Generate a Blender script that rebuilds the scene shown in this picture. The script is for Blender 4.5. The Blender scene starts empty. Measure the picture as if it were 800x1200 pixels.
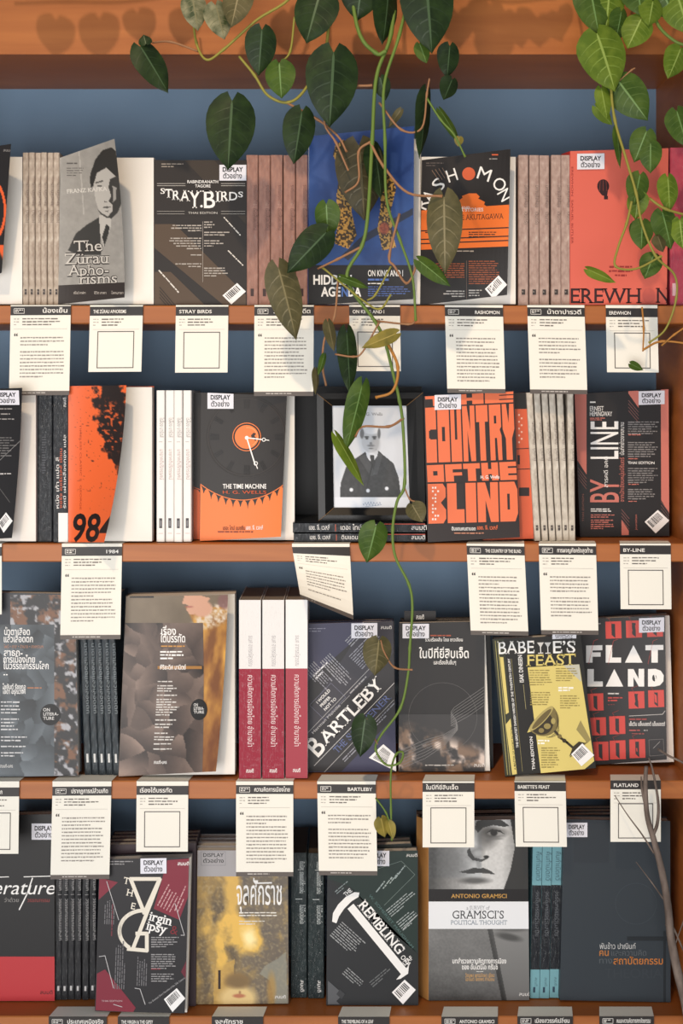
import bpy, bmesh, math, random
import numpy as np
from mathutils import Vector, Matrix

SC = bpy.context.scene
COL = SC.collection
rnd = random.Random(7)

# ------------------------------------------------------------------ camera, world, lights, exposure
S = 0.0012          # metres per photo pixel on the front plane of the bookcase
D = 2.0             # camera distance to that plane
HZ = 462.0          # photo row of the eye level
EYE = 1.5
cam = bpy.data.objects.new('camera', bpy.data.cameras.new('camera'))
COL.objects.link(cam); SC.camera = cam
cam.location = (0, -D, EYE); cam.rotation_euler = (math.pi/2, 0, 0)
cam.data.sensor_fit = 'VERTICAL'; cam.data.sensor_height = 36.0; cam.data.sensor_width = 24.0
cam.data.lens = 36.0*(D/S)/1200.0
cam.data.shift_y = -(600-HZ)/1200.0
cam.data.dof.use_dof = True; cam.data.dof.focus_distance = D-0.005; cam.data.dof.aperture_fstop = 3.2
SC.view_settings.view_transform = 'Standard'; SC.view_settings.look = 'None'
SC.view_settings.gamma = 1.0; SC.view_settings.use_curve_mapping = False
SC.view_settings.exposure = 0.0

world = bpy.data.worlds.new('daylight'); SC.world = world; world.use_nodes = True
world.node_tree.nodes['Background'].inputs[0].default_value = (0.86, 0.94, 1.0, 1)
world.node_tree.nodes['Background'].inputs[1].default_value = 0.32

def aim(o, target):
    o.rotation_euler = (Vector(target)-o.location).to_track_quat('-Z', 'Y').to_euler()
win = bpy.data.objects.new('window_daylight', bpy.data.lights.new('window_daylight', 'AREA'))
win.data.shape = 'RECTANGLE'; win.data.size = 2.6; win.data.size_y = 1.8; win.data.energy = 97; win.data.color = (1.0, 0.97, 0.94)
win.location = (-0.8, -3.0, 0.75); aim(win, (0, 0, 0.75)); COL.objects.link(win)
sun = bpy.data.objects.new('low_sunlight', bpy.data.lights.new('low_sunlight', 'SPOT'))
sun.data.energy = 460; sun.data.color = (1.0, 0.74, 0.48); sun.data.spot_size = math.radians(20); sun.data.spot_blend = 0.9
sun.data.shadow_soft_size = 0.11
sun.location = (-0.8, -3.3, 4.7); aim(sun, (0.0, 0, 1.66)); COL.objects.link(sun)

# ------------------------------------------------------------------ helpers: points, colours, materials
def P(px, py, Y):
    k = (D+Y)/D
    return Vector(((px-400)*S*k, Y, EYE+(HZ-py)*S*k))
EDGE = {1: 358.0, 2: 637.0, 3: 915.0, 4: 1191.0}     # photo rows of the shelf front edges
def shelf_z(row): return EYE+(HZ-EDGE[row])*S
def depth_from_bottom(row, yb):
    if row == 1: return 0.012
    e = EDGE[row]
    return max(0.006, D*((e-HZ)/(yb-HZ)-1)) if yb < e else 0.006

def lin(c):
    c = c/255.0
    return c/12.92 if c <= 0.04045 else ((c+0.055)/1.055)**2.4
MATS = {}
def new_mat(name):
    m = bpy.data.materials.new(name); m.use_nodes = True
    return m, m.node_tree, m.node_tree.nodes['Principled BSDF']
GAIN = 0.95
def C(*rgb, rough=0.42, wrap=False, spec=0.28):
    """printed / painted surface of one colour (values as 0-255 display colours)"""
    key = (rgb, rough, wrap, spec)
    if key in MATS: return MATS[key]
    m, nt, b = new_mat('print_%d_%d_%d%s' % (rgb[0], rgb[1], rgb[2], '_wrapped' if wrap else ''))
    g = GAIN*(0.72 if max(rgb) < 80 else 1.0)
    l = [min(0.86, lin(v)*g) for v in rgb]
    b.inputs['Base Color'].default_value = (*l, 1); b.inputs['Roughness'].default_value = rough
    b.inputs['Specular IOR Level'].default_value = spec
    if wrap: wrap_nodes(nt, b)
    MATS[key] = m
    return m
def wrap_nodes(nt, b):
    tc = nt.nodes.new('ShaderNodeTexCoord'); mp = nt.nodes.new('ShaderNodeMapping')
    mp.inputs['Scale'].default_value = (260, 60, 70)
    n = nt.nodes.new('ShaderNodeTexNoise'); n.inputs['Scale'].default_value = 1.0; n.inputs['Detail'].default_value = 5; n.inputs['Roughness'].default_value = 0.65
    bp = nt.nodes.new('ShaderNodeBump'); bp.inputs['Strength'].default_value = 0.9; bp.inputs['Distance'].default_value = 0.004
    nt.links.new(tc.outputs['Object'], mp.inputs[0]); nt.links.new(mp.outputs[0], n.inputs['Vector'])
    nt.links.new(n.outputs['Fac'], bp.inputs['Height']); nt.links.new(bp.outputs[0], b.inputs['Coat Normal'])
    n2 = nt.nodes.new('ShaderNodeTexNoise'); n2.inputs['Scale'].default_value = 1.0; n2.inputs['Detail'].default_value = 6; n2.inputs['Roughness'].default_value = 0.75
    mp2 = nt.nodes.new('ShaderNodeMapping'); mp2.inputs['Scale'].default_value = (420, 90, 130)
    rp = nt.nodes.new('ShaderNodeValToRGB'); rp.color_ramp.elements[0].position = 0.5; rp.color_ramp.elements[1].position = 0.68
    nt.links.new(tc.outputs['Object'], mp2.inputs[0]); nt.links.new(mp2.outputs[0], n2.inputs['Vector']); nt.links.new(n2.outputs['Fac'], rp.inputs[0])
    nt.links.new(rp.outputs[0], b.inputs['Coat Weight']); b.inputs['Coat IOR'].default_value = 2.0
    b.inputs['Coat Roughness'].default_value = 0.2; b.inputs['Specular IOR Level'].default_value = 0.1
def ramp_mat(name, stops, scale=(20, 20, 20), detail=6, rough=0.45, kind='noise', dist=0.0, bump=0.0, spec=0.4, wrap=False):
    if name in MATS: return MATS[name]
    m, nt, b = new_mat(name)
    tc = nt.nodes.new('ShaderNodeTexCoord'); mp = nt.nodes.new('ShaderNodeMapping'); mp.inputs['Scale'].default_value = scale
    if kind == 'noise':
        n = nt.nodes.new('ShaderNodeTexNoise'); n.inputs['Detail'].default_value = detail; n.inputs['Distortion'].default_value = dist; n.inputs['Scale'].default_value = 1
        out = n.outputs['Fac']
    else:
        n = nt.nodes.new('ShaderNodeTexVoronoi'); n.inputs['Scale'].default_value = 1; out = n.outputs['Color' if kind == 'cells' else 'Distance']
    r = nt.nodes.new('ShaderNodeValToRGB'); e = r.color_ramp.elements
    while len(e) > 1: e.remove(e[-1])
    for i, (p, c) in enumerate(stops):
        q = e[0] if i == 0 else e.new(p)
        q.position = p; q.color = (*[lin(v)*GAIN for v in c], 1)
    nt.links.new(tc.outputs['Object'], mp.inputs[0]); nt.links.new(mp.outputs[0], n.inputs['Vector'])
    nt.links.new(out, r.inputs[0]); nt.links.new(r.outputs[0], b.inputs['Base Color'])
    b.inputs['Roughness'].default_value = rough; b.inputs['Specular IOR Level'].default_value = spec
    if bump:
        bp = nt.nodes.new('ShaderNodeBump'); bp.inputs['Strength'].default_value = bump; bp.inputs['Distance'].default_value = 0.002
        nt.links.new(out, bp.inputs['Height']); nt.links.new(bp.outputs[0], b.inputs['Normal'])
    if wrap: wrap_nodes(nt, b)
    MATS[name] = m
    return m
def pages_mat(name, c):
    if name in MATS: return MATS[name]
    m, nt, b = new_mat(name)
    tc = nt.nodes.new('ShaderNodeTexCoord'); mp = nt.nodes.new('ShaderNodeMapping'); mp.inputs['Scale'].default_value = (6, 1500, 6)
    n = nt.nodes.new('ShaderNodeTexNoise'); n.inputs['Scale'].default_value = 1; n.inputs['Detail'].default_value = 2
    r = nt.nodes.new('ShaderNodeValToRGB')
    l = [lin(v)*GAIN for v in c]
    r.color_ramp.elements[0].position = 0.3; r.color_ramp.elements[0].color = (*[v*0.78 for v in l], 1)
    r.color_ramp.elements[1].position = 0.6; r.color_ramp.elements[1].color = (*l, 1)
    nt.links.new(tc.outputs['Object'], mp.inputs[0]); nt.links.new(mp.outputs[0], n.inputs['Vector'])
    nt.links.new(n.outputs['Fac'], r.inputs[0]); nt.links.new(r.outputs[0], b.inputs['Base Color'])
    b.inputs['Roughness'].default_value = 0.8; b.inputs['Specular IOR Level'].default_value = 0.15
    MATS[name] = m
    return m
def picture_mat():
    if 'picture' in MATS: return MATS['picture']
    m, nt, b = new_mat('printed_picture')
    a = nt.nodes.new('ShaderNodeAttribute'); a.attribute_name = 'ink'
    nt.links.new(a.outputs['Color'], b.inputs['Base Color']); b.inputs['Roughness'].default_value = 0.42; b.inputs['Specular IOR Level'].default_value = 0.4
    MATS['picture'] = m
    return m
PAGES = pages_mat('page_edges', (236, 232, 226))
WHITE = (240, 238, 236)

# ------------------------------------------------------------------ object helpers
def link(o, parent=None):
    COL.objects.link(o)
    if parent: o.parent = parent
    return o
def tag(o, label, cat, group=None):
    o['label'] = label; o['category'] = cat
    if group: o['group'] = group
    return o
def empty(name, loc):
    o = bpy.data.objects.new(name, None); o.empty_display_size = 0.02; o.location = loc
    return link(o)
def mesh_obj(name, verts, faces, mats, mids, origin, parent=None, ink=None, smooth=False):
    me = bpy.data.meshes.new(name)
    o0 = Vector(origin)
    me.from_pydata([tuple(Vector(v)-o0) for v in verts], [], faces)
    for m in mats: me.materials.append(m)
    me.polygons.foreach_set('material_index', mids)
    if smooth: me.polygons.foreach_set('use_smooth', [True]*len(faces))
    if ink is not None:
        at = me.attributes.new('ink', 'FLOAT_COLOR', 'POINT')
        at.data.foreach_set('color', np.asarray(ink, dtype=np.float32).ravel())
    me.update()
    o = bpy.data.objects.new(name, me)
    if parent: link(o, parent)
    else:
        link(o); o.location = o0
    return o
class MB:
    """collects world-space geometry for one mesh"""
    def __init__(s): s.v = []; s.f = []; s.m = []; s.mats = []; s.ink = []; s.has_ink = False
    def mi(s, m):
        if m not in s.mats: s.mats.append(m)
        return s.mats.index(m)
    def add(s, verts, faces, mat, ink=None):
        n = len(s.v); s.v += [tuple(v) for v in verts]
        s.f += [tuple(i+n for i in f) for f in faces]; s.m += [s.mi(mat)]*len(faces)
        if ink is None: s.ink += [(1, 1, 1, 1)]*len(verts)
        else: s.ink += [tuple(c) for c in ink]; s.has_ink = True
    def hexa(s, a, b, mat):
        """a: 4 front corners (TL TR BR BL), b: the 4 matching back corners"""
        s.add(list(a)+list(b), [(0, 3, 2, 1), (4, 5, 6, 7), (0, 1, 5, 4), (1, 2, 6, 5), (2, 3, 7, 6), (3, 0, 4, 7)], mat)
    def box(s, lo, hi, mat):
        x0, y0, z0 = lo; x1, y1, z1 = hi
        s.hexa([(x0, y0, z1), (x1, y0, z1), (x1, y0, z0), (x0, y0, z0)], [(x0, y1, z1), (x1, y1, z1), (x1, y1, z0), (x0, y1, z0)], mat)
    def tube(s, pts, rad, mat, seg=8):
        pts = [Vector(p) for p in pts]; n = len(pts)
        rs = rad if isinstance(rad, (list, tuple)) else [rad]*n
        V = []; F = []
        up = Vector((0.3, 1, 0.1))
        for i, p in enumerate(pts):
            d = (pts[min(i+1, n-1)]-pts[max(i-1, 0)]).normalized()
            a = d.cross(up).normalized() if abs(d.dot(up.normalized())) < 0.98 else d.cross(Vector((1, 0, 0))).normalized()
            b = d.cross(a)
            for j in range(seg):
                t = 2*math.pi*j/seg
                V.append(p+(a*math.cos(t)+b*math.sin(t))*rs[i])
        for i in range(n-1):
            for j in range(seg):
                F.append((i*seg+j, i*seg+(j+1) % seg, (i+1)*seg+(j+1) % seg, (i+1)*seg+j))
        F.append(tuple(range(seg))); F.append(tuple(range((n-1)*seg, n*seg))[::-1])
        s.add(V, F, mat)
    def build(s, name, origin, parent=None, smooth=False):
        return mesh_obj(name, s.v, s.f, s.mats, s.m, origin, parent, s.ink if s.has_ink else None, smooth)
def copy_tree(o):
    c = o.copy(); COL.objects.link(c)
    for ch in list(o.children):
        q = ch.copy(); COL.objects.link(q); q.parent = c
        for g in list(ch.children):
            r = g.copy(); COL.objects.link(r); r.parent = q
    return c

# ------------------------------------------------------------------ lettering
TXT = {}
def raw_text(s, bold):
    key = (s, bold)
    if key in TXT: return TXT[key]
    c = bpy.data.curves.new('lettering', 'FONT'); c.body = s; c.size = 1.0; c.offset = bold; c.resolution_u = 3; c.fill_mode = 'FRONT'
    o = bpy.data.objects.new('lettering', c); COL.objects.link(o)
    bpy.context.view_layer.update()
    me = bpy.data.meshes.new_from_object(o.evaluated_get(bpy.context.evaluated_depsgraph_get()))
    v = np.array([(p.co.x, p.co.y) for p in me.vertices]) if len(me.vertices) else np.zeros((0, 2))
    f = [tuple(p.vertices) for p in me.polygons]
    bpy.data.objects.remove(o); bpy.data.meshes.remove(me); bpy.data.curves.remove(c)
    TXT[key] = (v, f)
    return TXT[key]
CAP = None
def glyphs(s, bold=0.0, serif=False):
    """letter outlines with the capital height scaled to 1, x from 0, and total width"""
    global CAP
    if CAP is None:
        h = raw_text('H', 0.0)[0][:, 1]; x = raw_text('x', 0.0)[0][:, 1]; t = raw_text('\u0e19', 0.0)[0][:, 1]
        CAP = (h.max(), x.max()/h.max(), t.max())
    thai = any('\u0e00' <= ch <= '\u0e7f' for ch in s)
    cap = CAP[2] if thai else CAP[0]
    bold = bold*0.5
    v, f = raw_text(s, bold)
    if not len(v): return v, f, 0.0
    v = v/cap
    v = v-np.array([v[:, 0].min(), 0])
    f = list(f)
    if serif:
        cnt = {}
        for p in f:
            for i in range(len(p)):
                e = tuple(sorted((p[i], p[(i+1) % len(p)]))); cnt[e] = cnt.get(e, 0)+1
        # match coincident vertices
        add = []
        levels = [0.0, 1.0, CAP[1]] if any(ch.islower() for ch in s) else [0.0, 1.0]
        for (a, b), n in cnt.items():
            if n != 1: continue
            pa, pb = v[a], v[b]
            L = abs(pa[0]-pb[0]); H = abs(pa[1]-pb[1])
            if H < 0.012 and 0.05 < L < 0.34:
                for lv in levels:
                    if abs(pa[1]-lv) < 0.05+bold*1.5:
                        x0, x1 = sorted((pa[0], pb[0])); t = 0.07
                        y0, y1 = (pa[1], pa[1]+t) if lv == 0 else (pa[1]-t, pa[1])
                        add.append((x0-0.10, y0, x1+0.10, y1)); break
            elif L < 0.012 and 0.05 < H < 0.22:
                ym = (pa[1]+pb[1])/2; x = pa[0]
                if ym > 0.82: add.append((x-0.035, min(pa[1], pb[1])-0.13, x+0.035, max(pa[1], pb[1])))
                elif ym < 0.18: add.append((x-0.035, min(pa[1], pb[1]), x+0.035, max(pa[1], pb[1])+0.13))
        vs = [v]; n0 = len(v)
        for q in add:
            vs.append(np.array([(q[0], q[1]), (q[2], q[1]), (q[2], q[3]), (q[0], q[3])]))
            f.append((n0, n0+1, n0+2, n0+3)); n0 += 4
        v = np.concatenate(vs)
        v = v-np.array([v[:, 0].min(), 0])
    return v, f, float(v[:, 0].max())

# ------------------------------------------------------------------ printed artwork, laid out in the frame of the cover it is printed on
def vnoise(X, Y, sc, seed=0):
    g = np.random.RandomState(seed).rand(64, 64)
    x = X/sc; y = Y/sc
    xi = np.floor(x).astype(int); yi = np.floor(y).astype(int); fx = x-xi; fy = y-yi
    fx = fx*fx*(3-2*fx); fy = fy*fy*(3-2*fy)
    q = lambda a, b: g[a % 64, b % 64]
    return (q(xi, yi)*(1-fx)+q(xi+1, yi)*fx)*(1-fy)+(q(xi, yi+1)*(1-fx)+q(xi+1, yi+1)*fx)*fy
def fbm(X, Y, sc, seed=0, o=4):
    t = 0; a = 0.5; s = 0
    for i in range(o):
        t = t+a*vnoise(X, Y, sc, seed+i); s += a; a *= 0.55; sc *= 0.5
    return t/s
def ell(X, Y, cx, cy, rx, ry, e=0.2, rot=0):
    c, s = math.cos(math.radians(rot)), math.sin(math.radians(rot))
    x = (X-cx)*c+(Y-cy)*s; y = -(X-cx)*s+(Y-cy)*c
    return np.clip((1-np.sqrt((x/rx)**2+(y/ry)**2))/e+0.5, 0, 1)
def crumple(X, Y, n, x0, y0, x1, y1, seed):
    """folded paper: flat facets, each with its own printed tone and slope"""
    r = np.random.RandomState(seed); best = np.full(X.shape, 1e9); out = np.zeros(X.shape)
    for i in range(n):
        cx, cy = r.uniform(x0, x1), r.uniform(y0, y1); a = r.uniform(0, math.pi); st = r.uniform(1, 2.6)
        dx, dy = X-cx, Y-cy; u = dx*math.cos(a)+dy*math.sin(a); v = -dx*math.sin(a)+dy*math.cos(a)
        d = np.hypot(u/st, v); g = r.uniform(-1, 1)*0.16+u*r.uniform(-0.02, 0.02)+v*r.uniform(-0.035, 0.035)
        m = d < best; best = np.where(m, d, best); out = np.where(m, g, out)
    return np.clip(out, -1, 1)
def inpoly(X, Y, pts):
    r = np.zeros(X.shape, bool); n = len(pts)
    for i in range(n):
        x0, y0 = pts[i]; x1, y1 = pts[(i+1) % n]
        if y0 == y1: continue
        c = ((y0 > Y) != (y1 > Y)) & (X < (x1-x0)*(Y-y0)/(y1-y0)+x0)
        r ^= c
    return r.astype(float)
class Art:
    def __init__(s): s.items = []; s.z = 0; s.xf = None; s.r = random.Random(11)
    def at(s, cx=None, cy=0, rot=0, shear=0):
        """following shapes are laid out around (cx, cy), turned by rot degrees counter-clockwise"""
        s.xf = None if cx is None else (cx, cy, math.radians(rot), shear)
        return s
    def tr(s, pts):
        a = np.array(pts, float).reshape(-1, 2)
        if s.xf is None: return a
        cx, cy, r, sh = s.xf
        x = a[:, 0]-sh*a[:, 1]; y = a[:, 1]
        return np.stack([cx+x*math.cos(r)+y*math.sin(r), cy-x*math.sin(r)+y*math.cos(r)], 1)
    def put(s, pts, faces, mat, ink=None, same=False):
        if not same: s.z += 1
        if isinstance(mat, tuple): mat = C(*mat)
        s.items.append((s.tr(pts), faces, mat, s.z, ink)); return s
    def poly(s, pts, mat, same=False): return s.put(pts, [tuple(range(len(pts)))], mat, same=same)
    def rect(s, x0, y0, x1, y1, mat, same=False): return s.poly([(x0, y0), (x1, y0), (x1, y1), (x0, y1)], mat, same)
    def ellipse(s, cx, cy, rx, ry, mat, n=28): return s.poly([(cx+rx*math.cos(2*math.pi*i/n), cy+ry*math.sin(2*math.pi*i/n)) for i in range(n)], mat)
    def line(s, pts, w, mat, closed=False):
        pts = [np.array(p, float) for p in pts]
        if closed: pts = pts+[pts[0]]
        V = []; F = []
        for a, b in zip(pts[:-1], pts[1:]):
            d = b-a; L = np.hypot(*d)
            if L < 1e-6: continue
            d = d/L; n = np.array([-d[1], d[0]])*w/2; e = d*w*0.3
            k = len(V); V += [a+n-e, b+n+e, b-n+e, a-n-e]; F.append((k, k+1, k+2, k+3))
        return s.put(V, F, mat)
    def arc(s, cx, cy, r, a0, a1, w, mat, n=30, ry=None):
        ry = ry or r
        return s.line([(cx+r*math.cos(math.radians(a0+(a1-a0)*i/n)), cy-ry*math.sin(math.radians(a0+(a1-a0)*i/n))) for i in range(n+1)], w, mat)
    def text(s, t, x, y, h, mat, w=None, rot=0, al='l', bold=0.0, serif=False, shear=0):
        """baseline starts at (x, y), capital height h, fitted to width w"""
        v, f, tw = glyphs(t, bold, serif)
        if not len(v): return s
        sx = h if w is None else w/tw
        W = tw*sx; ox = {'l': 0, 'c': -W/2, 'r': -W}[al]
        lx = v[:, 0]*sx+ox+shear*v[:, 1]*h; ly = -v[:, 1]*h
        r = math.radians(rot)
        pts = np.stack([x+lx*math.cos(r)+ly*math.sin(r), y-lx*math.sin(r)+ly*math.cos(r)], 1)
        return s.put(pts, f, mat)
    def greek(s, x0, y0, x1, y1, pitch, mat, th=None, al='l', rag=0.25, wl=(2, 8), gap=0.9):
        """rows of tiny unreadable print"""
        V = []; F = []; th = th or pitch*0.42; y = y0; r = s.r; n = max(1, int(round((y1-y0)/pitch)))
        for i in range(n):
            L = (x1-x0)*(1-r.random()*rag)
            if i == n-1: L *= r.uniform(0.5, 0.9)
            xs = x0 if al == 'l' else (x1-L if al == 'r' else (x0+x1-L)/2); x = xs
            while x < xs+L-0.5:
                w = min(r.uniform(*wl), xs+L-x); k = len(V); hh = th*r.uniform(0.8, 1.15)
                V += [(x, y), (x+w, y), (x+w, y+hh), (x, y+hh)]; F.append((k, k+1, k+2, k+3)); x += w+gap
            y += pitch
        return s.put(V, F, mat)
    def barcode(s, q, mat=(238, 236, 236), ink=(60, 58, 60), n=12):
        """white tag q (4 corners, bars run from the first edge to the third)"""
        s.poly(q, mat)
        a, b, c, d = [np.array(p, float) for p in q[:4]]; V = []; F = []
        for i in range(n):
            t0 = 0.1+0.8*i/n; t1 = t0+0.8/n*s.r.uniform(0.3, 0.75); k = len(V)
            l = lambda t, u: (a+(b-a)*t)*(1-u)+(d+(c-d)*t)*u
            V += [l(t0, 0.1), l(t1, 0.1), l(t1, 0.62), l(t0, 0.62)]; F.append((k, k+1, k+2, k+3))
        return s.put(V, F, ink)
    def picture(s, x0, y0, x1, y1, fn, res=1.0, quad=None):
        nx = max(2, int((x1-x0)*res)); ny = max(2, int((y1-y0)*res))
        X, Y = np.meshgrid(np.linspace(x0, x1, nx+1), np.linspace(y0, y1, ny+1))
        rgb = np.stack(np.broadcast_arrays(*fn(X, Y)), -1).astype(float)
        rgb = np.clip(rgb, 0, 255)/255
        rgb = np.where(rgb <= 0.04045, rgb/12.92, ((rgb+0.055)/1.055)**2.4)*GAIN
        F = [(j*(nx+1)+i, j*(nx+1)+i+1, (j+1)*(nx+1)+i+1, (j+1)*(nx+1)+i) for j in range(ny) for i in range(nx)]
        ink = np.concatenate([rgb.reshape(-1, 3), np.ones((rgb.size//3, 1))], 1)
        return s.put(np.stack([X.ravel(), Y.ravel()], 1), F, picture_mat(), ink)
def gray(g): return g, g, g
def mixc(m, a, b): return tuple(a[i]*(1-m)+b[i]*m for i in range(3))

class Sheet:
    """a cover or card surface: four corners in the photograph's frame at a real depth, free edge bent forward"""
    def __init__(s, quad, Y, f=(0, 0), p=1.8, bulge=0, down=None):
        s.q = [np.array(c, float) for c in quad]; s.Y = Y; s.f = f; s.p = p; s.bulge = bulge; s.down = down
        s.curved = f != (0, 0) or bulge or down
    def uv(s, pts):
        TL, TR, BR, BL = s.q; pts = np.asarray(pts, float)
        u = np.full(len(pts), 0.5); v = np.full(len(pts), 0.5)
        for _ in range(8):
            p = np.outer((1-u)*v, TL)+np.outer(u*v, TR)+np.outer(u*(1-v), BR)+np.outer((1-u)*(1-v), BL)
            du = np.outer(v, TR-TL)+np.outer(1-v, BR-BL); dv = np.outer(1-u, TL-BL)+np.outer(u, TR-BR)
            r = pts-p; det = du[:, 0]*dv[:, 1]-du[:, 1]*dv[:, 0]
            u = u+(r[:, 0]*dv[:, 1]-r[:, 1]*dv[:, 0])/det; v = v+(du[:, 0]*r[:, 1]-du[:, 1]*r[:, 0])/det
        return u, v
    def pt(s, u, v, lift=0.0):
        TL, TR, BR, BL = s.q
        p = TL*(1-u)*v+TR*u*v+BR*u*(1-v)+BL*(1-u)*(1-v)
        y = s.Y-lift
        if s.curved:
            uu = min(1.2, max(0, u)); vv = min(1.2, max(0, v))
            y -= (s.f[0]*vv+s.f[1]*(1-vv))*uu**s.p
            if s.down: y -= s.down*(1-vv)**2
            p = p+np.array([s.bulge*4*vv*(1-vv)*uu, 0])
        return P(p[0], p[1], y)
def lay_art(mb, art, sh, lift0=0.00025, step=0.00002, clip=True):
    extra = 0.0
    for pts, faces, mat, z, ink in art.items:
        u, v = sh.uv(pts)
        lift = lift0+z*step+extra
        if ink is not None and sh.curved: extra += 0.0003
        if ink is not None:
            ou = [(-1 if a < -1e-4 else 1 if a > 1.0001 else 0) for a in u]; ov = [(-1 if a < -1e-4 else 1 if a > 1.0001 else 0) for a in v]
            faces = [q for q in faces if not any(all(o[i] == s_ for i in q) for o in (ou, ov) for s_ in (-1, 1))]
            u = np.clip(u, 0, 1); v = np.clip(v, 0, 1)
            lift += 0.0002 if sh.curved else 0
        if clip and ink is None and (u.min() < -0.001 or u.max() > 1.001 or v.min() < -0.001 or v.max() > 1.001) or (sh.curved and ink is None):
            bm = bmesh.new()
            vs = [bm.verts.new((a, b, 0)) for a, b in zip(u, v)]
            for f in faces:
                try: bm.faces.new([vs[i] for i in f])
                except ValueError: pass
            cuts = []
            for co, no in (((0, 0, 0), (-1, 0, 0)), ((1, 0, 0), (1, 0, 0)), ((0, 0, 0), (0, -1, 0)), ((0, 1, 0), (0, 1, 0))):
                bmesh.ops.bisect_plane(bm, geom=bm.verts[:]+bm.edges[:]+bm.faces[:], plane_co=co, plane_no=no, clear_outer=True)
            if sh.curved:
                ax = [(i/20, (1, 0, 0)) for i in range(1, 20)]+[(i/8, (0, 1, 0)) for i in range(1, 8)]
                for t, no in ax:
                    bmesh.ops.bisect_plane(bm, geom=bm.verts[:]+bm.edges[:]+bm.faces[:], plane_co=(t, t, 0), plane_no=no)
            bm.verts.index_update()
            V = [sh.pt(p.co.x, p.co.y, lift) for p in bm.verts]; F = [tuple(q.index for q in f.verts) for f in bm.faces]
            bm.free()
            if F: mb.add(V, F, mat)
        else:
            mb.add([sh.pt(a, b, lift) for a, b in zip(u, v)], faces, mat, ink)
def sheet_slab(mb, sh, mat, t=0.0005, nx=20, ny=8, back_mat=None):
    if not sh.curved: nx = ny = 1
    g = []
    for k in (0, 1):
        for j in range(ny+1):
            for i in range(nx+1): g.append(sh.pt(i/nx, j/ny, -t*k))
    n = (nx+1)*(ny+1); ix = lambda k, i, j: k*n+j*(nx+1)+i
    Ff = [(ix(0, i, j), ix(0, i+1, j), ix(0, i+1, j+1), ix(0, i, j+1)) for j in range(ny) for i in range(nx)]
    Fb = [(ix(1, i, j), ix(1, i, j+1), ix(1, i+1, j+1), ix(1, i+1, j)) for j in range(ny) for i in range(nx)]
    E_ = []
    for i in range(nx):
        for j in (0, ny): E_.append((ix(0, i, j), ix(0, i+1, j), ix(1, i+1, j), ix(1, i, j)))
    for j in range(ny):
        for i in (0, nx): E_.append((ix(0, i, j), ix(0, i, j+1), ix(1, i, j+1), ix(1, i, j)))
    mb.add(g, Ff+E_, mat)
    mb.add(g, Fb, back_mat or mat)

# ------------------------------------------------------------------ books
def quad(x0, y0, x1, y1): return [(x0, y0), (x1, y0), (x1, y1), (x0, y1)]
def sticker(parent, sh, origin, x0, y0, x1, y1, dy=0.0):
    a = Art(); q = [(x0, y0), (x1, y0+dy), (x1, y1+dy), (x0, y1)]
    a.poly(q, (222, 222, 232)); w = x1-x0; h = y1-y0
    a.text('DISPLAY', x0+w*0.12, y0+h*0.43+dy*0.1, h*0.27, (40, 40, 46), w=w*0.76, bold=0.07)
    a.text('ตัวอย่าง', x0+w*0.14, y0+h*0.86+dy*0.1, h*0.25, (40, 40, 46), w=w*0.7, bold=0.04)
    bk = Art(); bk.poly(q, (222, 222, 232)); mb = MB()
    lay_art(mb, bk, sh, lift0=0.0016, step=0.00003, clip=False)
    lay_art(mb, a, sh, lift0=0.0019, step=0.00003, clip=False)
    # backing thickness
    u, v = sh.uv(q)
    g = [0, 0.25, 0.5, 0.75, 1]; V = []
    for lf in (0.0016, 0.0004):
        for t_ in g: V += [sh.pt(u[0]*(1-t_)+u[1]*t_, v[0]*(1-t_)+v[1]*t_, lf), sh.pt(u[3]*(1-t_)+u[2]*t_, v[3]*(1-t_)+v[2]*t_, lf)]
    F = []
    for i in range(4): F += [(2*i, 2*i+2, 12+2*i, 10+2*i), (2*i+1, 11+2*i, 13+2*i, 3+2*i)]
    F += [(0, 10, 11, 1), (8, 9, 19, 18)]
    mb.add(V, F, C(222, 222, 232))
    return mb.build('display_sticker', origin, parent)
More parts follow.
